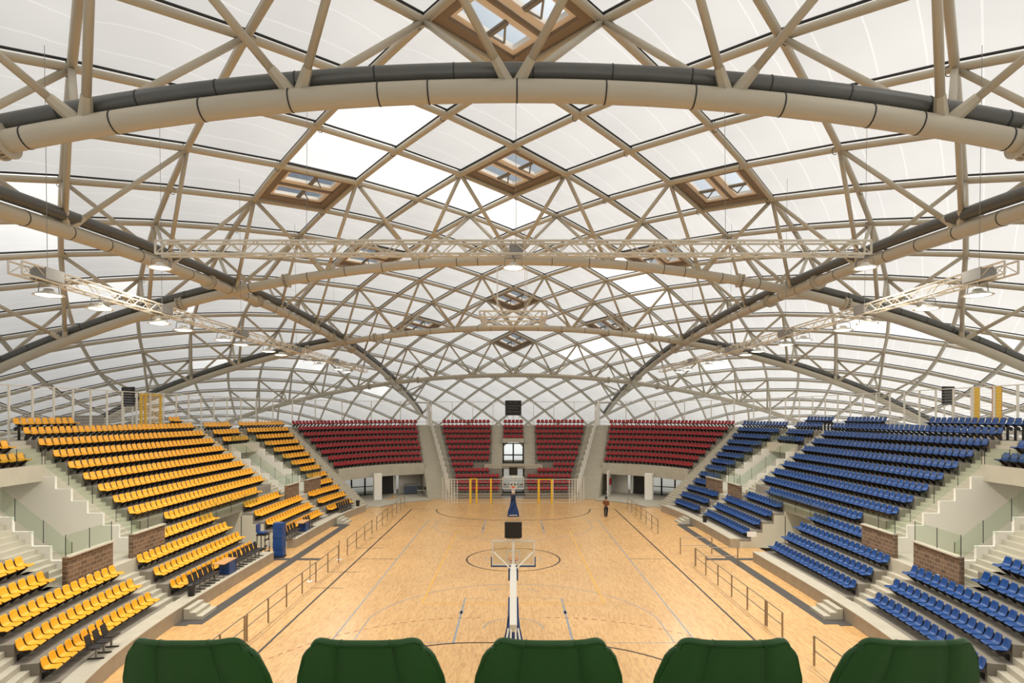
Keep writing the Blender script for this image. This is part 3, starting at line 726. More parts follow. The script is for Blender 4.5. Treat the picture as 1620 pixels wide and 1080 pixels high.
# ring truss
RZ, RC, RW = 16.75, 47.4, 4.8
r = thing('ring_truss', 'square white lighting ring truss hanging over the middle of the court', 'lighting truss', (0, RC, RZ))
for k in R(4):
    b = MB(); truss(b, RW + 0.3, 0.35, 0.45, 'x' if k % 2 == 0 else 'y', 0.5, 0.035)
    dx, dy = [(0, -RW / 2), (RW / 2, 0), (0, RW / 2), (-RW / 2, 0)][k]
    b.v = [(v[0] + dx, v[1] + dy, v[2]) for v in b.v]; b.build('truss_side', M['alu'], r)
for xx, yy in ((-1.25, -2.2), (0.9, -2.2), (1.15, 2.2), (-1.3, 2.2)):
    b = MB(); b.tube([(xx, yy, 0.4), (xx, yy, zS(xx, RC + yy - RY) - RZ)], 0.022, 5); b.build('hanging_rope', M['net'], r)
# three free ropes
for k, (x, y, z) in enumerate(((-8.4, 24.0, 16.1), (7.95, 22.2, 16.0))):
    pass

# ------------------------------------------------------------------ seats
def seat_shell(n=6, wtop=0.30, th=0.018):
    prof = [(-0.115, 0.735, wtop), (-0.11, 0.70, wtop + .06), (-0.085, 0.58, .405), (-0.045, 0.47, .42), (-0.01, 0.415, .425), (0.05, 0.385, .43), (0.18, 0.38, .435), (0.31, 0.395, .43), (0.365, 0.395, .41), (0.385, 0.365, .39)]
    b = MB(); m = len(prof); n1 = n + 1
    for lay in (0, 1):
        for i, (y, z, w) in enumerate(prof):
            a = prof[max(i - 1, 0)]; c = prof[min(i + 1, m - 1)]; ty, tz = c[0] - a[0], c[1] - a[1]; l = math.hypot(ty, tz); ny, nz = -tz / l, ty / l
            for k in R(n1):
                u = -1 + 2 * k / n; lift = 0.028 * u * u * (1 if 1 <= i <= 7 else 0.4)
                o = lift - (th if lay else 0)
                b.v.append((u * w / 2, y + ny * o, z + nz * o))
    L = m * n1
    for i in R(m - 1):
        for k in R(n):
            q = i * n1 + k; b.f.append([q, q + 1, q + n1 + 1, q + n1]); b.m.append(0); b.f.append([L + q, L + q + n1, L + q + n1 + 1, L + q + 1]); b.m.append(0)
    for k in R(n):
        b.f.append([k, L + k, L + k + 1, k + 1]); b.m.append(0); q = (m - 1) * n1 + k; b.f.append([q, q + 1, L + q + 1, L + q]); b.m.append(0)
    for i in R(m - 1):
        for k in (0, n):
            q = i * n1 + k; b.f.append([q, q + n1, L + q + n1, L + q]); b.m.append(0)
    return b
def seat_bracket(mi=0):
    b = MB(); b.bx(-0.25, 0.25, 0.10, 0.16, 0.30, 0.36, mi)
    b.prism([(-0.16, 0.02), (-0.16, 0.20), (0.30, 0.36), (0.30, 0.33), (-0.08, 0.02)], 'x', -0.03, 0.03, mi)
    b.bx(-0.15, 0.15, 0.0, 0.28, 0.335, 0.365, mi)
    return b
def combined(m0):
    b = seat_shell(4); c = seat_bracket(1); b.add(c.v, c.f, 1); b.m[-len(c.f):] = [1] * len(c.f); return b
seats = {'yellow': [], 'blue': [], 'red': []}
def row(color, k, ea, eb, side, block, end_from, pitch=0.505, doff=0.0, dz=0.0, rowlab=None, legs=False):
    off = TR * (12 - k) + 0.12 + doff; sa, sb = ea(k), eb(k)
    n = 200; pts = [P(sa + (sb - sa) * i / n, off, side) for i in R(n + 1)]; cl = [0.0]
    for a, c in zip(pts, pts[1:]): cl.append(cl[-1] + math.hypot(c[0] - a[0], c[1] - a[1]))
    L = cl[-1]; cnt = int((L - 0.04) / pitch + 1e-6)
    if cnt < 1: return
    start = (L - cnt * pitch) / 2 + pitch / 2; out = []
    for i in R(cnt):
        d = start + i * pitch; a = bisect.bisect(cl, d) - 1; f = (d - cl[a]) / max(1e-9, cl[a + 1] - cl[a])
        x, y, nx, ny = [pts[a][q] * (1 - f) + pts[a + 1][q] * f for q in R(4)]
        out.append((x, y, tread(k) + dz, math.atan2(-ny, -nx) - PI / 2))
    if end_from == 'near': out.sort(key=lambda p: p[1])
    elif end_from == 'left': out.sort(key=lambda p: p[0])
    for i, p in enumerate(out):
        pr = proj((p[0], p[1], p[2] + 0.6))
        vis = pr and -25 < pr[0] < 1645 and pr[1] < 1100
        if not vis: continue
        seats[color].append((p[1], p, f'{color} seat {nth(i)} from {end_from} end, {rowlab or nth(12 - k) + " row up"}, {block}', f'{color} seats of the {block}', legs))
for side, col in ((-1, 'yellow'), (1, 'blue')):
    for k in R(0, 8): row(col, k, E(31.5), E(48.2), side, 'big upper block', 'near')
    row(col, 8, E(33.3), E(45.7), side, 'big upper block', 'near')
    for k in R(9, 13):
        row(col, k, E(31.1 if k == 9 else 28.3), E(37.6), side, 'low block before the tunnel', 'near')
        row(col, k, E(41.4), E(47.8 if k == 9 else 50.2), side, 'low block past the tunnel', 'near')
        row(col, k, E(54.7 if k == 9 else 51.6), L3E, side, 'far corner block', 'near')
        row(col, k, E(19.2), E(23.7 if k == 9 else 26.9), side, 'nearest low block', 'near')
    row(col, 8, E(54.8), L3E, side, 'far corner block', 'near')
    row(col, 8, E(19.2), E(23.6), side, 'nearest low block', 'near')
    for k in R(0, 8): row(col, k, E(55.05), L3E, side, 'far corner block', 'near')
    for k in R(0, 3):
        row(col, k, E(49.65), E(53.85), side, 'small block over the far passage', 'near')
        row(col, k, E(25.0), E(29.8), side, 'small block over the near passage', 'near')
    for d0, d1 in (((32.0, 37.0), (46.6, 48.4)) if side < 0 else ((31.0, 39.0), (43.0, 48.4), (50.0, 54.0))):
        row(col, 0, E(d0), E(d1), side, 'bench ' + ('nearest' if d0 < 33 else ('middle' if d0 < 45 else 'farthest') if side > 0 else 'farthest') + ' on the concourse', 'near', doff=1.15, dz=0.5, rowlab='raised row', legs=True)
    F1r = EX(12.0, -0.214); F2l = EX(9.25, -0.245)
    wl = 'left' if side < 0 else 'right'
    for k in R(0, 8): row('red', k, F1S, F1r, side, f'{wl} wing block', 'left')
    for k in R(0, 13):
        xr = 2.7 if k < 8 else {8: 4.5, 9: 2.5}.get(k, 1.4)
        row('red', k, F2l, EX(xr, 0), side, f'{wl} centre block', 'left')
for k in R(0, 4): row('red', k, EX(-1.3, 0), EX(1.3, 0), 1, 'small middle block', 'left')
brk = seat_bracket().mesh('bracket', M['black'])
legm = MB()
for xx in (-0.2,): legm.bx(-0.05, 0.05, 0.06, 0.14, -0.5, 0.34); 
legm.bx(-0.12, 0.12, 0.02, 0.2, -0.5, -0.48)
legme = legm.mesh('post', M['black'])
for col, lst in seats.items():
    lst.sort(key=lambda a: a[0])
    shell = seat_shell(6).mesh('seat_shell', M[col], True)
    whole = combined(0).mesh(col + '_stadium_seat', [M[col], M['black']])
    far = MB(); cb = combined(0)
    for n_, (d, p, lab, grp, legs) in enumerate(lst):
        if n_ < 300:
            if col == 'red':
                tag(link('red_stadium_seat', whole, None, p[:3], p[3]), lab, 'seat', grp)
            else:
                r = thing(col + '_stadium_seat', lab, 'seat', p[:3], p[3], grp)
                link('shell', shell, r); link('bracket', brk, r)
                if legs: link('post', legme, r)
        else:
            cs, sn_ = math.cos(p[3]), math.sin(p[3])
            far.add([(p[0] + v[0] * cs - v[1] * sn_, p[1] + v[0] * sn_ + v[1] * cs, p[2] + v[2]) for v in cb.v], cb.f)
            far.m[-len(cb.f):] = cb.m
            if legs: far.box((p[0], p[1], p[2] - 0.1), (0.1, 0.1, 0.8), p[3], 1)
    if far.v:
        o = far.build(col + '_distant_seats', [M[col], M['black']])
        tag(o, f'remaining {col} plastic seats in the farther part of the stands', 'seats', None, 'stuff')
    print(col, len(lst))

# green seats straight in front of the camera
def green_shell():
    b = MB(); prof = []
    # rows down the back: (dz from the top, half width, y)
    rows = [(0.0, 0.148, 0.0), (-0.004, 0.156, 0.006), (-0.016, 0.166, 0.010), (-0.04, 0.176, 0.016), (-0.115, 0.197, 0.036), (-0.22, 0.212, 0.066), (-0.30, 0.215, 0.095), (-0.345, 0.215, 0.135), (-0.36, 0.215, 0.22), (-0.355, 0.215, 0.36), (-0.35, 0.21, 0.43), (-0.37, 0.20, 0.45)]
    hu = [0.2, 0.42, 0.44, 0.46, 0.66, 0.78, 0.85, 0.90, 0.94, 0.97, 0.99, 1.0]; us = [-u for u in hu[::-1]] + [0.0] + hu
    def pt(i, u, lay):
        dz, hw, y = rows[i]
        zc = 0.0
        if i <= 4: zc = -0.030 * (1 - math.sqrt(max(0.0, 1 - (max(0, abs(u) - 0.78) / 0.22) ** 2))) * (1, 1, .9, .6, .2)[i]
        fwd = 0.050 * max(0, abs(u) - 0.55) ** 1.4 * 1.9       # wings curl forward
        crease = -0.006 if 0.425 < abs(u) < 0.455 else 0.0
        off = 0.0 if lay == 0 else 0.020
        vert = i < 7
        return (u * hw, y + fwd + (off - crease if vert else 0), dz + zc + (0.0 if vert else (off + fwd * 0.5)) + 0.004 * (1 - u * u) * -(1 if i < 2 else 0))
    n, m = len(us), len(rows)
    for lay in (0, 1):
        for i in R(m):
            for u in us: b.v.append(pt(i, u, lay))
    L = n * m
    for i in R(m - 1):
        for k in R(n - 1):
            q = i * n + k; b.f += [[q, q + 1, q + n + 1, q + n], [L + q, L + q + n, L + q + n + 1, L + q + 1]]; b.m += [0, 0]
    for k in R(n - 1):
        b.f += [[k, L + k, L + k + 1, k + 1]]; b.m.append(0); q = (m - 1) * n + k; b.f += [[q, q + 1, L + q + 1, L + q]]; b.m.append(0)
    for i in R(m - 1):
        for k in (0, n - 1): q = i * n + k; b.f += [[q, q + n, L + q + n, L + q]]; b.m.append(0)
    # rolled rim: a soft bead along the top and the sides
    rim = [pt(i, -1, 0) for i in R(6, -1, -1)] + [pt(0, u, 0) for u in us[1:-1]] + [pt(i, 1, 0) for i in R(0, 7)]
    b.tube([(x, y + 0.016, z - 0.004) for x, y, z in rim], 0.011, 8)
    return b
gs = green_shell().mesh('shell', M['green'], True)
gb = MB(); gb.bx(-0.24, 0.24, 0.12, 0.18, -0.46, -0.40); gb.bx(-0.04, 0.04, 0.10, 0.16, -0.825, -0.40); gb.bx(-0.14, 0.14, 0.06, 0.32, -0.402, -0.372); gbm = gb.mesh('bracket', M['black'])
for k, (x, lab) in enumerate(((-0.893, 'leftmost'), (-0.402, 'second from the left'), (0.10, 'middle one'), (0.607, 'second from the right'), (1.107, 'rightmost'))):
    r = thing('green_stadium_seat', f'dark green plastic seat back in front of the camera, {lab} of five', 'seat', (x, 1.585, 8.735), 0, 'green seats in front of the camera')
    link('shell', gs, r); link('bracket', gbm, r)

# ------------------------------------------------------------------ glass balustrades
def PD(D, off, side): return P(sD(D, off), off, side)[:2]
def balustrade(pts, zs, h, label, side):
    r = thing('glass_balustrade', label, 'glass balustrade', (pts[0][0], pts[0][1], zs[0]), 0, 'glass balustrades of the stands')
    ox, oy, oz = pts[0][0], pts[0][1], zs[0]
    for (p, z), (q, z2) in zip(list(zip(pts, zs)), list(zip(pts, zs))[1:]):
        dx, dy = q[0] - p[0], q[1] - p[1]; l = math.hypot(dx, dy); ux, uy = -dy / l * 0.008, dx / l * 0.008
        P4 = lambda s_, zz: (zz[0] - ox + s_ * ux, zz[1] - oy + s_ * uy)
        b = MB(); g = 0.03 / l
        a0 = (p[0] + dx * g, p[1] + dy * g); a1 = (q[0] - dx * g, q[1] - dy * g)
        b.hexa([(*P4(-1, a0), z - oz + 0.04), (*P4(-1, a1), z2 - oz + 0.04), (*P4(1, a1), z2 - oz + 0.04), (*P4(1, a0), z - oz + 0.04), (*P4(-1, a0), z - oz + h), (*P4(-1, a1), z2 - oz + h), (*P4(1, a1), z2 - oz + h), (*P4(1, a0), z - oz + h)])
        b.build('pane', M['glass'], r)
    for p, z in zip(pts, zs):
        b = MB(); b.tube([(p[0] - ox, p[1] - oy, z - oz), (p[0] - ox, p[1] - oy, z - oz + h + 0.02)], 0.016, 6); b.build('post', M['black'], r)
for side, sc in ((-1, 'yellow'), (1, 'blue')):
    for nm, f in (('near', lambda d: d), ('far', DM)):
        wl = ((23.8, 26.85, 'outer'), (28.35, 31.05, 'inner')) if nm == 'near' else ((51.65, 54.6, 'outer'), (47.75, 50.15, 'inner'))
        for d0, d1, w in wl:
            balustrade([PD(d0 + (d1 - d0) * i / 2, 2.0, side) for i in R(3)], [3.62] * 3, 0.85, f'glass balustrade on the {nm} {w} brown block wall, {sc} stand', side)
        c0, c1 = (25.05, 29.75) if nm == 'near' else (49.65, 53.85)
        balustrade([PD(c0 + (c1 - c0) * i / 3, 7.37, side) for i in R(4)], [6.82] * 4, 0.85, f'glass balustrade in front of the small {nm} block, {sc} stand', side)
        for d, w in ((c1 + .1, 'inner' if nm == 'near' else 'outer'), (c0 - .1, 'outer' if nm == 'near' else 'inner')):
            offs = [2.5 + i * 1.2 for i in R(5)]
            balustrade([PD(d, o, side) for o in offs], [tread(9) + 0.10 + (o - 1.9) * RI / TR for o in offs], 0.95, f'stepped glass balustrade beside the {nm} {w} passage stair, {sc} stand', side)
    balustrade([PD(35.6 + 8 * i / 4, 2.5, side) for i in R(5)], [2.75] * 5, 1.0, f'glass balustrade over the tunnel before the lowest {sc} upper row', side)

# ------------------------------------------------------------------ barrier railings on the court floor
def barrier(pts, label, h=1.1):
    r = thing('barrier_railing', label, 'railing', (pts[0][0], pts[0][1], 0), 0, 'barrier railings beside the court')
    ox, oy = pts[0][0], pts[0][1]
    for p in pts:
        b = MB(); b.bx(p[0] - ox - 0.03, p[0] - ox + 0.03, p[1] - oy - 0.03, p[1] - oy + 0.03, 0.0, h); b.build('post', M['rail'], r)
    for z, n_ in ((h, 'top_rail'), (h * 0.52, 'middle_rail')):
        b = MB(); b.tube([(p[0] - ox, p[1] - oy, z) for p in pts], 0.022, 6); b.build(n_, M['rail'], r)
def seq(x, d0, d1, st): n_ = max(1, round((d1 - d0) / st)); return [(x, d0 + (d1 - d0) * i / n_) for i in R(n_ + 1)]
barrier(seq(11.2, 14.0, 22.0, 2.0), 'steel barrier railing nearest the camera, blue stand side')
barrier(seq(11.2, 24.6, 26.1, 1.5), 'short steel barrier panel before the long railing, blue stand side')
barrier(seq(11.2, 26.25, 36.4, 2.05), 'long steel barrier railing along the near half, blue stand side')
barrier([(11.3, 36.6), (13.9, 36.6)], 'crosswise steel barrier just before the centre line, blue stand side')
barrier([(11.2, 39.6), (13.3, 39.6)], 'crosswise steel barrier just past the centre line, blue stand side')
barrier(seq(11.3, 46.2, 58.4, 2.0), 'long steel barrier railing along the far half, blue stand side')
barrier(seq(-11.0, 14.0, 24.2, 2.05), 'steel barrier railing nearest the camera, yellow stand side')
barrier(seq(-11.0, 24.4, 37.2, 2.1), 'long steel barrier railing along the near half, yellow stand side')
barrier(seq(-11.0, 39.2, 46.0, 2.2), 'steel barrier railing past the centre line, yellow stand side')
barrier(seq(-11.0, 47.6, 59.8, 2.1), 'long steel barrier railing along the far half, yellow stand side')
for x, y, w in ((-11.35, 33.0, 'nearer'), (-11.2, 38.0, 'farther')):
    r = thing('stanchion', f'thin post on a round white base beside the yellow side railing, {w} of two', 'stanchion', (x, y, 0))
    b = MB(); b.lathe([(0.0, 0.0), (0.2, 0.0), (0.2, 0.03), (0.05, 0.06), (0.0, 0.06)], n=16); b.build('base', M['white_metal'], r, True)
    b = MB(); b.tube([(0, 0, 0.05), (0, 0, 1.25)], 0.025, 6); b.build('pole', M['rail'], r)

# ------------------------------------------------------------------ basketball hoops
def hoop(label, loc, rz):
    r = thing('basketball_hoop', label, 'basketball hoop', loc, rz, 'portable basketball hoops')
    # local: board plane y=0 facing +y, base behind at y about -3
    b = MB(); prof = [(-0.53, 0.02), (0.53, 0.02), (0.50, 0.45), (0.36, 0.85), (0.26, 1.28), (0.215, 1.6), (0.20, 2.1), (-0.20, 2.1), (-0.215, 1.6), (-0.26, 1.28), (-0.36, 0.85), (-0.50, 0.45)]
    n = len(prof); o = len(b.v)
    for d, sh in ((0, 0.0), (1, -0.16)):
        for u, z in prof: b.v.append((u, sh + (-2.95 + z * 0.02 if z < 1.3 else -3.45 + (z - 1.2) / 0.62 + 0.17), z))
    b.f.append([i for i in R(n)]); b.f.append([n + i for i in R(n)][::-1]); b.m += [0, 0]
    for i in R(n): b.f.append([i, n + i, n + (i + 1) % n, (i + 1) % n]); b.m.append(0)
    b.build('base_pad', M['navy'], r)
    b = MB(); b.bx(-0.36, 0.36, -2.90, -2.88, 0.10, 0.17); 
    b.v = [(v[0], v[1] - 0.03 + 0.0, v[2]) for v in b.v]; b.build('name_strip', M['white_metal'], r)
    b = MB()
    b.bx(-0.45, 0.45, -4.6, -3.1, 0.08, 0.30); 
    for sx_ in (-1, 1):
        b.tube([(sx_ * 0.42, -4.5, 0.3), (sx_ * 0.18, -3.5, 1.45)], 0.035, 6); b.tube([(sx_ * 0.14, -4.4, 0.3), (sx_ * 0.08, -3.5, 1.45)], 0.035, 6)
    b.build('base_frame', M['white_metal'], r)
    b = MB()
    for sx_ in (-1, 1):
        for yy in (-4.4, -3.2): b.tube([(sx_ * 0.40, yy, 0.06), (sx_ * 0.46, yy, 0.06)], 0.06, 10)
    b.build('wheels', M['black'], r)
    b = MB(); w = 0.135
    q0, q1 = (-3.45, 1.30), (-0.95, 2.86)
    b.hexa([(-w, q0[0], q0[1]), (w, q0[0], q0[1]), (w, q1[0], q1[1] - .1), (-w, q1[0], q1[1] - .1), (-w, q0[0] - .1, q0[1] + .3), (w, q0[0] - .1, q0[1] + .3), (w, q1[0] - .1, q1[1] + .14), (-w, q1[0] - .1, q1[1] + .14)])
    b.build('mast', M['white_metal'], r)
    b = MB(); b.bx(-0.10, 0.10, -1.05, -0.08, 2.86, 2.98); b.bx(-0.06, 0.06, -0.16, -0.06, 2.75, 4.05)
    for sx_ in (-1, 1): b.tube([(sx_ * 0.06, -0.9, 2.92), (sx_ * 0.82, -0.07, 3.46)], 0.03, 8)
    b.build('support_arm', M['white_metal'], r)
    b = MB(); b.bx(-0.20, -0.13, -1.15, -0.9, 2.55, 3.0); b.bx(0.13, 0.20, -1.15, -0.9, 2.55, 3.0); b.build('arm_pad', M['navy'], r)
    b = MB(); fw = 0.06
    b.bx(-0.92, 0.92, -0.05, 0.0, 3.95 - fw, 3.95); b.bx(-0.92, 0.92, -0.05, 0.0, 2.88, 2.88 + fw); b.bx(-0.92, -0.92 + fw, -0.05, 0.0, 2.88 + fw, 3.95 - fw); b.bx(0.92 - fw, 0.92, -0.05, 0.0, 2.88 + fw, 3.95 - fw)
    for x0, x1, z0, z1 in ((-0.295, 0.295, 3.02, 3.06), (-0.295, 0.295, 3.47, 3.51), (-0.295, -0.25, 3.06, 3.47), (0.25, 0.295, 3.06, 3.47)): b.bx(x0, x1, -0.02, 0.004, z0, z1)
    bo = b.build('backboard_frame', M['white_metal'], r)
    b = MB(); b.bx(-0.88, 0.88, -0.03, -0.018, 2.92, 3.91); b.build('backboard_glass', M['clear'], bo)
    b = MB(); b.bx(-0.95, 0.95, -0.065, 0.02, 2.83, 2.885)
    for sx_ in (-1, 1): b.bx(*sorted((sx_ * 0.92, sx_ * 0.96)), -0.065, 0.02, 2.83, 3.25)
    b.build('edge_padding', M['navy'], bo)
    b = MB(); b.tube([(0.228 * math.cos(2 * PI * k / 28), 0.40 + 0.228 * math.sin(2 * PI * k / 28), 3.05) for k in R(28)], 0.014, 6, closed=True); b.bx(-0.09, 0.09, 0.0, 0.18, 3.03, 3.06); b.bx(-0.12, 0.12, 0.0, 0.02, 2.98, 3.12)
    ri = b.build('rim', M['orange'], r)
    b = MB()
    for k in R(14):
        for d in (1, -1):
            pts = []
            for s_ in R(5):
                f = s_ / 4; a = 2 * PI * (k + d * 1.6 * f) / 14; rr = 0.225 - 0.11 * f ** 0.7; pts.append((rr * math.cos(a), 0.40 + rr * math.sin(a), 3.04 - 0.42 * f))
            b.tube(pts, 0.005, 4, cap=False)
    b.build('net', M['net'], ri)
    b = MB(); b.bx(-0.365, 0.365, -0.22, -0.06, 4.10, 4.76); sc = b.build('shot_clock', M['black'], r)
    b = MB(); b.bx(-0.33, 0.33, -0.06, -0.05, 4.14, 4.72); b.build('clock_face', M['screen'], sc)
    b = MB(); b.bx(-0.30, 0.30, -0.2, -0.08, 4.06, 4.09); b.tube([(0, -0.12, 3.95), (0, -0.12, 4.1)], 0.03, 6); b.build('clock_mount', M['grey'], sc)
    return r
hoop('near portable basketball hoop seen from behind, white arm and black shot clock', (0.0, 25.3, 0), 0)
hoop('far portable basketball hoop facing us, blue padded base below white board', (0.0, 51.0, 0), PI)

# ------------------------------------------------------------------ far cage, gates, dividers, fence round the concourse
def post_mesh(h, w=0.07): b = MB(); b.bx(-w / 2, w / 2, -w / 2, w / 2, 0, h); return b
CD, CH = 62.3, 2.5
r = thing('mesh_cage', 'white wire mesh fence screening the lowest centre red seats', 'fence', (0, CD, 0))
fp = [(-7.7, 2.2), (-7.15, 1.0), (-6.5, 0), (-4.6, 0), (-2.3, 0), (0, 0), (2.6, 0), (4.2, 0), (6.5, 0), (7.15, 1.0), (7.7, 2.2)]
for p in fp: b = MB(); b.bx(p[0] - .035, p[0] + .035, p[1] - .035, p[1] + .035, 0, CH); b.build('post', M['white_metal'], r)
for p in ((-6.2, 0), (-5.9, 0), (5.9, 0), (6.2, 0), (-7.35, 1.45), (7.35, 1.45), (-6.85, .5), (6.85, .5)): b = MB(); b.bx(p[0] - .025, p[0] + .025, p[1] - .025, p[1] + .025, 0, CH); b.build('post', M['white_metal'], r)
b = MB()
for z in [0.06 + i * 0.305 for i in R(9)]: b.tube([(p[0], p[1], z) for p in fp], 0.030 if z < .1 or z > 2.4 else 0.010, 5)
b.build('wire_mesh', M['white_metal'], r)
for sd, sn in ((-1, 'left'), (1, 'right')):
    r = thing('stepped_fence', f'white stepped mesh fence climbing the {sn} end stair', 'fence', (sd * 7.0, 63.5, 0), 0, 'stepped fences on the end stairs')
    for k in R(12, -2, -1):
        x = sd * (10.55 - 0.29 * max(k, 0)); y = 65.9 + TR * (12 - k) - 0.55; kk = max(k, 0)
        if k == -1: y += 0; x = sd * 10.8
        z0, z1 = tread(kk) - 0.35, tread(kk) + (1.55 if k > 1 else 2.4 + 0.4 * (1 - k))
        b = MB(); ox, oy = sd * 7.0, 63.5
        b.bx(x - ox - .05, x - ox + .05, y - oy - .05, y - oy + .05, z0, z1); b.build('post', M['white_metal'], r)
        b = MB(); x2 = x + sd * 0.29; y2 = y + TR
        b.hexa([(x - ox, y - oy, z0 + .3), (x2 - ox, y2 - oy, z0 + .3), (x2 - ox + .03, y2 - oy, z0 + .3), (x - ox + .03, y - oy, z0 + .3), (x - ox, y - oy, z1), (x2 - ox, y2 - oy, z1), (x2 - ox + .03, y2 - oy, z1), (x - ox + .03, y - oy, z1)])
        b.build('panel', M['fence_white'], r)
r = thing('gate_frame', 'yellow three post frame on the left of the mesh fence', 'gate frame', (-3.5, CD - 0.12, 0), 0, 'yellow frames at the mesh fence')
for x, w in ((-1.0, .22), (-0.35, .18), (1.15, .18)): b = MB(); b.bx(x - w / 2, x + w / 2, -.06, .06, 0, 2.6); b.build('post', M['yellow_paint'], r)
b = MB(); b.bx(-1.1, -0.26, -.05, .05, 2.5, 2.6); b.build('top_bar', M['yellow_paint'], r)
r = thing('gate_frame', 'yellow two post frame on the right of the mesh fence', 'gate frame', (3.4, CD - 0.12, 0), 0, 'yellow frames at the mesh fence')
for x, w in ((-0.72, .22), (0.65, .2)): b = MB(); b.bx(x - w / 2, x + w / 2, -.06, .06, 0, 2.55); b.build('post', M['yellow_paint'], r)
b = MB(); b.bx(-0.72, 0.65, -.05, .05, 2.45, 2.55); b.build('top_bar', M['yellow_paint'], r)

FO = 11.45
for sd, sn, nm in ((-1, 'left', 'behind the yellow seats'), (1, 'right', 'behind the blue seats')):
    s0, s1 = sy(28.0), sx(11.2, FO)
    L = abs(s1 - s0); n_ = 26
    r = thing('netting_fence', f'tall white post and wire fence round the concourse {nm}', 'fence', (0, 0, 7.92), 0, 'concourse fences')
    pl = []
    for i in R(n_ + 1):
        p = P(s0 + (s1 - s0) * i / n_, FO, sd); pl.append((p[0], p[1]))
        b = MB(); b.bx(p[0] - .045, p[0] + .045, p[1] - .045, p[1] + .045, 0, 3.05); b.build('post', M['white_metal'], r)
    b = MB()
    for z in (3.05, 0.45): b.tube([(x, y, z) for x, y in pl], 0.03, 5)
    b.build('rail', M['white_metal'], r)
    b = MB()
    for z in [0.2 + 0.19 * i for i in R(15)]: b.tube([(x, y, z) for x, y in pl], 0.006, 4)
    b.build('wires', M['net'], r)
r = thing('netting_fence', 'tall white post and wire fence behind the centre red seats', 'fence', (0, 0, 7.92), 0, 'concourse fences')
pl = [P(sx(-10.6 + 21.2 * i / 8, FO), FO)[:2] for i in R(9)]
for p in pl: b = MB(); b.bx(p[0] - .035, p[0] + .035, p[1] - .035, p[1] + .035, 0, 3.05); b.build('post', M['white_metal'], r)
b = MB()
for z in (3.05, 0.45): b.tube([(x, y, z) for x, y in pl], 0.035, 5)
b.build('rail', M['white_metal'], r)
b = MB()
for z in [0.2 + 0.19 * i for i in R(15)]: b.tube([(x, y, z) for x, y in pl], 0.006, 4)
b.build('wires', M['net'], r)

# scoreboards
def scoreboard(label, x, y, z, w, h, rz, leg):
    r = thing('scoreboard', label, 'scoreboard', (x, y, z), rz)
    b = MB(); b.bx(-w / 2, w / 2, -0.06, 0.06, 0, h); b.build('casing', M['black'], r)
    b = MB(); b.bx(-w / 2 + .05, w / 2 - .05, -0.075, -0.06, .05, h - .05); b.build('display', M['screen'], r)
    b = MB()
    for zz, x0, x1 in ((h * .24, -.42, .42), (h * .47, -.3, .3), (h * .63, -.42, .42), (h * .86, -.25, -.05), (h * .86, .05, .25)): b.bx(x0 * w, x1 * w, -0.079, -0.075, zz - h * .018, zz + h * .018)
    b.build('display_strip', M['screen_line'], r)
    if leg > 0:
        for sx_ in (-.35, .35): b = MB(); b.bx(sx_ * w - .03, sx_ * w + .03, -.03, .03, -leg, 0); b.build('leg', M['white_metal'], r)
scoreboard('large black scoreboard above the centre red seats', 0.0, 77.15, 9.2, 2.1, 1.95, 0, 1.28)
scoreboard('black scoreboard on legs behind the yellow seats', -28.6, 43.9, 9.95, 1.25, 1.42, -0.35, 2.03)
scoreboard('black scoreboard on legs behind the blue seats', 29.0, 39.4, 9.98, 1.10, 1.22, 0.35, 2.06)
# stored goal (left) and loose posts (right) on the concourse
r = thing('handball_goal', 'yellow goal frame with net stored beside the left scoreboard', 'goal', (-29.3, 47.8, 7.92), PI / 2)
for x in (-1.3, -0.75, 1.3): b = MB(); b.bx(x - .07, x + .07, -.07, .07, 0, 3.05); b.build('post', M['yellow_paint'], r)
b = MB(); b.bx(-1.3, 1.3, -.06, .06, 2.95, 3.07); b.build('crossbar', M['yellow_paint'], r)
b = MB()
for i in R(14): x = -1.25 + i * 2.5 / 13; b.tube([(x, 0, 0.05), (x, 0, 2.95)], 0.014, 4)
for i in R(13): z = 0.15 + i * .22; b.tube([(-1.25, 0, z), (1.25, 0, z)], 0.014, 4)
b.build('net', M['yellow_paint'], r)
for x, y, m, lab in ((28.3, 36.2, 'yellow_paint', 'yellow padded post standing behind the blue seats'), (28.4, 34.7, 'orange_post', 'yellow and rust orange post beside the yellow one')):
    if m == 'orange_post': M[m] = mat('rust_orange', (0.62, 0.22, 0.03), 0.5, 0, 0.3, 3)
    r = thing('goal_post', lab, 'post', (x, y, 7.92), 0)
    b = MB(); b.bx(-.17, .17, -.12, .12, 0, 3.1); b.build('pad', M['yellow_paint'], r)
    b = MB(); b.bx(-.20, -.17, -.13, .13, 0, 3.12); b.bx(.17, .20, -.13, .13, 0, 3.12); b.build('edge', M[m] if m == 'orange_post' else M['white_metal'], r)
# grey lockers behind the fence on the left
r = thing('equipment_cabinet', 'low grey brown cabinet behind the fence beside the left scoreboard', 'cabinet', (-29.6, 40.4, 7.92), 0)
b = MB(); b.bx(-.5, .5, -1.6, 1.6, 0.08, 1.35); b.build('body', M['terrace'], r)
for k in R(3): b = MB(); b.bx(.5, .52, -1.55 + k * 1.05, -.55 + k * 1.05, 0.15, 1.28); b.build('door', M['grey'], r)

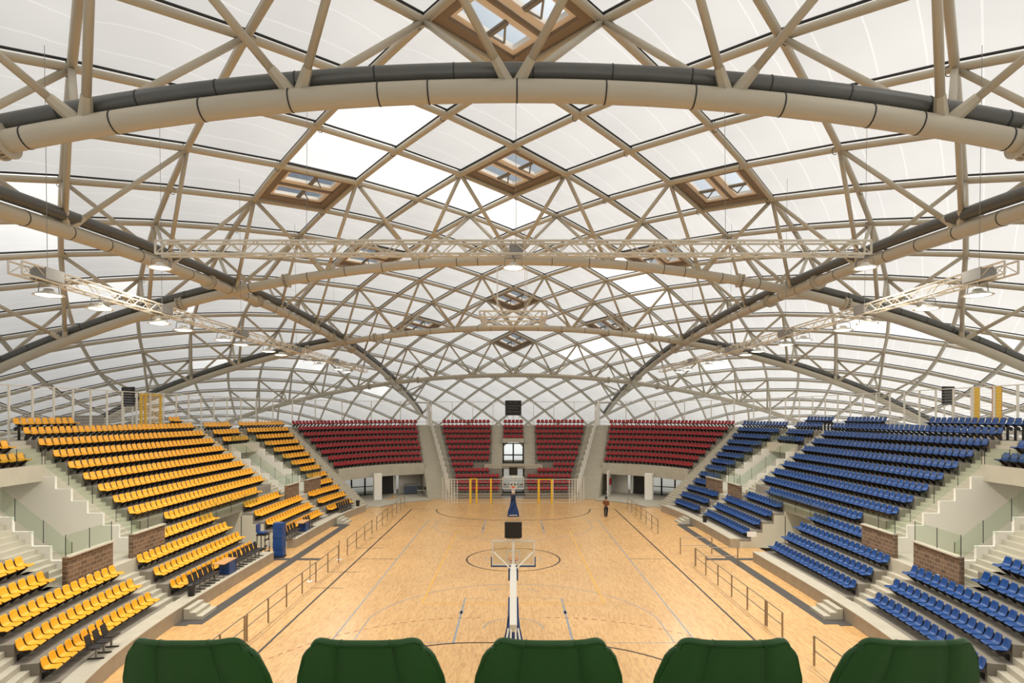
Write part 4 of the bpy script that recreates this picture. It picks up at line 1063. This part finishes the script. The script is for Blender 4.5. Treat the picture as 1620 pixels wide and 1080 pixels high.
# ------------------------------------------------------------------ courtside furniture on the left kerb
chair = None
def black_chair(d, off, lab):
    global chair
    p = P(sy(d), off, -1); rz = math.atan2(-p[3], -p[2]) - PI / 2
    if chair is None:
        chair = thing('black_chair', lab, 'chair', (p[0], p[1], 0.64), rz, 'black courtside chairs')
        b = MB(); b.bx(-.22, .22, -.2, .22, .42, .45); b.build('seat', M['black_plastic'], chair)
        b = MB(); b.hexa([(-.2, -.2, .44), (.2, -.2, .44), (.2, -.17, .44), (-.2, -.17, .44), (-.17, -.32, .86), (.17, -.32, .86), (.17, -.29, .86), (-.17, -.29, .86)]); b.build('backrest', M['black_plastic'], chair)
        b = MB(); b.bx(-.03, .03, -.03, .03, 0.03, .42); b.build('pedestal', M['grey'], chair)
        b = MB(); b.bx(-.04, .04, -.26, .26, 0, .035); b.build('foot_bar', M['black'], chair)
        b = MB(); b.bx(-.25, .25, -.03, .03, .38, .42); b.build('beam', M['black'], chair)
        return
    dup(chair, (p[0], p[1], 0.64), rz, lab, 'black courtside chairs')
cid = 0
for nm, ds in (('nearest yellow low block', [20.9, 21.45, 22.0]), ('first yellow low block, before the table', [28.9, 29.4, 29.9, 30.4, 30.9]), ('first yellow low block, past the table', [33.2, 33.7, 34.2, 34.8, 35.3, 35.8, 36.3]),
               ('second yellow low block, before the table', [41.2, 41.75, 42.3, 42.85]), ('second yellow low block, past the table', [44.9, 45.4, 45.9]), ('far yellow corner block', [52.4, 52.9, 53.4, 53.9, 54.4, 54.9])):
    for i, d in enumerate(ds): black_chair(d, -0.75, f'black courtside chair, {nth(i)} from the near end, {nm}')
def desk(d, lab):
    p = P(sy(d), -0.72, -1); rz = math.atan2(-p[3], -p[2]) - PI / 2
    r = thing('scorer_table', lab, 'table', (p[0], p[1], 0.64), rz, 'scorer tables')
    b = MB(); b.bx(-.75, .75, -.32, .32, .72, .76); b.build('tabletop', M['wood_top'], r)
    b = MB(); b.bx(-.72, .1, -.28, .28, .05, .72); b.build('blue_skirt', M['tarp'], r)
    for x in (-.7, .7):
        b = MB(); b.tube([(x, -.26, .72), (x, -.26, .03), (x, .28, .03), (x, .28, .72)], .022, 6); b.build('leg', M['black'], r)
desk(32.1, 'wooden topped scorer table with blue skirt before the tunnel'); desk(43.9, 'wooden topped scorer table with blue skirt past the tunnel')
p = (-15.35, 38.75)
r = thing('folded_mat', 'tall blue vinyl wrapped mat standing at the tunnel mouth, yellow stand', 'padding', (p[0], p[1], 0))
b = MB(); n = 10
sec = [(-.33, -.22), (.30, -.26), (.36, .2), (-.28, .27)]
rows_ = []
for i in R(n + 1):
    z = 2.25 * i / n; tw = 0.06 * math.sin(i * 1.1); ss = 1 + 0.04 * math.sin(i * 2.3) - 0.06 * (i == 0)
    rows_.append([(x * ss * math.cos(tw) - y * ss * math.sin(tw), x * ss * math.sin(tw) + y * ss * math.cos(tw), z) for x, y in sec])
for q in rows_: b.v += q
for i in R(n):
    for k in R(4): b.f.append([4 * i + k, 4 * i + (k + 1) % 4, 4 * i + 4 + (k + 1) % 4, 4 * i + 4 + k]); b.m.append(0)
b.f.append([3, 2, 1, 0]); b.m.append(0); b.f.append([4 * n + k for k in R(4)]); b.m.append(0); b.build('vinyl_wrap', M['tarp'], r)
b = MB(); b.tube([(-.25, -.15, 2.25), (-.25, -.15, 2.33), (.28, -.15, 2.33), (.28, -.15, 2.25)], .015, 5); b.build('frame_tip', M['grey'], r)
b = MB(); b.box((0, 0, 0.04), (0.8, 0.6, 0.08), 0.1); b.build('base_plate', M['black'], r)
r = thing('referee_stand', 'black referee stand with blue seat beside the blue wrapped mat', 'referee chair', (-16.3, 38.5, 0))
for x in (-.25, .25):
    for y in (-.3, .3): b = MB(); b.tube([(x * 1.15, y * 1.2, 0), (x, y, 1.5)], .03, 6); b.build('leg', M['black'], r)
for z in (.4, .8, 1.2): b = MB(); b.bx(.2, .3, -.32, .32, z - .03, z + .03); b.build('rung', M['black'], r)
b = MB(); b.bx(-.32, .32, -.34, .34, 1.5, 1.58); b.build('platform', M['black'], r)
b = MB(); b.bx(-.3, .2, -.26, .26, 1.62, 1.7); b.bx(-.36, -.28, -.26, .26, 1.7, 2.2); b.build('seat', M['tarp'], r)
b = MB(); b.bx(.32, .335, -.16, .16, .75, 1.1); b.build('notice', M['net'], r)
def bin_(x, y, z, lab):
    r = thing('waste_bin', lab, 'bin', (x, y, z))
    b = MB(); b.lathe([(0, 0), (.15, 0), (.19, .5), (.2, .52), (.17, .52), (.14, .04), (0, .04)], n=16); b.build('bucket', M['black_plastic'], r, True)
    b = MB(); b.tube([(.195 * math.cos(2 * PI * k / 16), .195 * math.sin(2 * PI * k / 16), .52) for k in R(16)], .012, 5, closed=True); b.build('rim', M['black'], r)
q = P(sy(47.8), -0.85, 1); bin_(q[0], q[1], .64, 'dark waste bin on the kerb below the blue seats')
q = P(sy(28.35), -0.85, -1); bin_(q[0], q[1], .64, 'black waste bin at the first courtside chair, yellow side')
q = P(sy(56.2), -0.85, -1); bin_(q[0], q[1], .64, 'black waste bin at the far end of the yellow kerb')
q = (A0 - 0.35, 40.27); b = MB(); b.bx(-.32, .32, -.02, .0, 0, .36); o = b.build('wall_notice', M['net']); o.location = (q[0] + .2, q[1], 1.0); tag(o, 'white notice sheet on the tunnel side wall, blue stand', 'notice')

# entrance hall clutter, far left
r = thing('road_case', 'dark blue grey road case on the floor of the left entrance hall', 'case', (-11.9, 68.6, .12), 0.2)
b = MB(); b.bx(-.75, .75, -.4, .4, 0.06, 1.0); b.build('body', mat('slate_case', (.06, .075, .11), .5), r)
b = MB(); b.bx(-.77, .77, -.42, .42, 1.0, 1.08); b.build('lid', M['grey'], r)
for x in (-.6, .6): b = MB(); b.tube([(x, -.3, .04), (x, .3, .04)], .05, 8); b.build('caster', M['black'], r)
r = thing('work_table', 'low folding table covered with gear in the left entrance hall', 'table', (-9.9, 66.6, .12), 0.35)
b = MB(); b.bx(-.9, .9, -.38, .38, .7, .74); b.build('tabletop', M['concrete'], r)
for x in (-.82, .82):
    for y in (-.3, .3): b = MB(); b.tube([(x, y, 0), (x, y, .7)], .025, 6); b.build('leg', M['grey'], r)
for k, (x, w, h) in enumerate(((-.55, .5, .45), (.05, .35, .3), (.5, .4, .6))):
    wx, wy = -9.9 + x * math.cos(.35), 66.6 + x * math.sin(.35)
    r = thing('speaker_case', f'black equipment case on the hall table, {("left", "middle", "right")[k]} of three', 'case', (wx, wy, .865), .35)
    b = MB(); b.bx(-w / 2, w / 2, -.2, .2, 0, h); b.build('body', M['black_plastic'], r)
    b = MB(); b.tube([(-w / 4, 0, h), (-w / 4, 0, h + .06), (w / 4, 0, h + .06), (w / 4, 0, h)], .012, 5); b.build('handle', M['grey'], r)
r = thing('wooden_wedge', 'small brown wooden ramp by the left hall column', 'ramp', (-13.4, 64.6, .12), .3)
b = MB(); b.prism([(-.45, 0), (.45, 0), (.45, .08), (.38, .42), (.3, .42), (.25, .1), (-.45, .04)], 'y', -.25, .25); b.build('ramp_body', M['wood_top'], r)
q = P(F1r(10) + 0.05, 5.0, 1); r = thing('fire_hose_box', 'small dark red fire hose box on the right hall wall', 'fire hose box', (11.15, 67.75, 1.3), -0.29)
b = MB(); b.bx(-.1, .1, -.3, .3, 0, .7); b.build('box_body', M['red'], r); b = MB(); b.bx(.1, .115, -.24, .24, .06, .64); b.build('box_door', M['black'], r)

# ------------------------------------------------------------------ person walking
def skin(name, verts, edges, radii, m, parent, root=0, sub=2, gain=1.12):
    me = bpy.data.meshes.new(name); me.from_pydata(verts, edges, []); me.materials.append(m)
    o = link(name, me, parent); md = o.modifiers.new('skin', 'SKIN'); md.use_smooth_shade = True; o.modifiers.new('sub', 'SUBSURF').levels = sub
    o.modifiers['sub'].render_levels = sub
    for i, sv in enumerate(me.skin_vertices[0].data):
        rr = radii[i]; rr = rr if isinstance(rr, tuple) else (rr, rr); kk = gain if max(rr) > 0.02 else 1.0; sv.radius = (rr[0] * kk, rr[1] * kk); sv.use_root = (i == root)
    return o
pr_ = thing('person', 'person in brown shirt and black trousers walking away beside the right sideline', 'person', (8.5, 54.1, 0.0), PI - 0.3)
V_ = [(0, 0, .93), (0, .0, 1.10), (0, .01, 1.28), (0, .0, 1.42), (0, -.01, 1.50), (0, -.03, 1.58), (0, -.035, 1.68), (0, -.03, 1.745),
      (-.10, 0, .90), (-.08, -.10, .50), (-.05, .06, .09), (-.05, -.10, .04), (.10, 0, .90), (.10, .10, .50), (.06, .30, .16), (.06, .18, .05),
      (-.19, 0, 1.40), (-.25, .02, 1.14), (-.20, -.16, 1.00), (-.17, -.25, .985), (.19, 0, 1.40), (.26, .03, 1.14), (.14, -.16, 1.16), (.06, -.22, 1.22)]
Ed = [(0, 1), (1, 2), (2, 3), (3, 4), (4, 5), (5, 6), (6, 7), (0, 8), (8, 9), (9, 10), (10, 11), (0, 12), (12, 13), (13, 14), (14, 15), (3, 16), (16, 17), (17, 18), (18, 19), (3, 20), (20, 21), (21, 22), (22, 23)]
Ra = [(.13, .10), (.13, .095), (.15, .105), (.10, .08), .055, .075, .088, .055, .09, .06, .045, .035, .09, .06, .045, .035, .06, .045, .035, .03, .06, .045, .035, .03]
# fingers and thumbs: short chains rooted in the palms
for palm, d in ((19, Vector((0.02, -1, -.15))), (23, Vector((-0.6, -.5, .5)))):
    d.normalize(); sdv = d.cross(Vector((0, 0, 1))).normalized(); b0 = Vector(V_[palm])
    for k, (l, sp_) in enumerate(((.075, -.028), (.085, -.010), (.08, .010), (.062, .028))):
        o = len(V_); V_ += [tuple(b0 + sdv * sp_ + d * .045), tuple(b0 + sdv * sp_ + d * (.045 + l * .5) + Vector((0, 0, -.008))), tuple(b0 + sdv * sp_ + d * (.045 + l) + Vector((0, 0, -.03)))]
        Ed += [(palm, o), (o, o + 1), (o + 1, o + 2)]; Ra += [.009, .009, .008]
    o = len(V_); V_ += [tuple(b0 - sdv * .045 + d * .02), tuple(b0 - sdv * .06 + d * .06)]; Ed += [(palm, o), (o, o + 1)]; Ra += [.011, .009]
skin('body', V_, Ed, Ra, M['skin'], pr_)
skin('shirt', [(0, 0, .90)] + [V_[i] for i in (1, 2, 3)] + [(0, 0, 1.47)] + [V_[16], V_[17], (-.225, -.08, 1.06), V_[20], V_[21], (.20, -.07, 1.15)], [(0, 1), (1, 2), (2, 3), (3, 4), (3, 5), (5, 6), (6, 7), (3, 8), (8, 9), (9, 10)],
     [(.17, .14), (.155, .122), (.17, .125), (.125, .10), .075, .075, .06, .05, .075, .06, .05], M['shirt'], pr_)
skin('trousers', [(0, 0, .98), (0, 0, .90), V_[8], V_[9], (-.05, .06, .03), V_[12], V_[13], (.06, .30, .09)], [(0, 1), (1, 2), (2, 3), (3, 4), (1, 5), (5, 6), (6, 7)], [(.15, .125), (.155, .13), .125, .092, .075, .125, .092, .075], M['trousers'], pr_, gain=1.06)
skin('hair', [(0, .005, 1.70), (0, -.01, 1.76), (0, .035, 1.61)], [(0, 1), (0, 2)], [.098, .065, .075], M['hair'], pr_)
for x, y, n_ in ((-.05, .0, 'left'), (.06, .24, 'right')):
    b = MB(); 
    z0 = 0.0 if n_ == 'left' else 0.03
    b.hexa([(x - .045, y - .17, z0), (x + .045, y - .17, z0), (x + .045, y + .11, z0), (x - .045, y + .11, z0), (x - .035, y - .14, z0 + .05), (x + .035, y - .14, z0 + .05), (x + .045, y + .10, z0 + .10), (x - .045, y + .10, z0 + .10)]); b.build('shoe', M['black'], pr_)
b = MB(); b.box((0, -.125, 1.655), (.02, .03, .04)); b.build('nose', M['skin'], pr_)
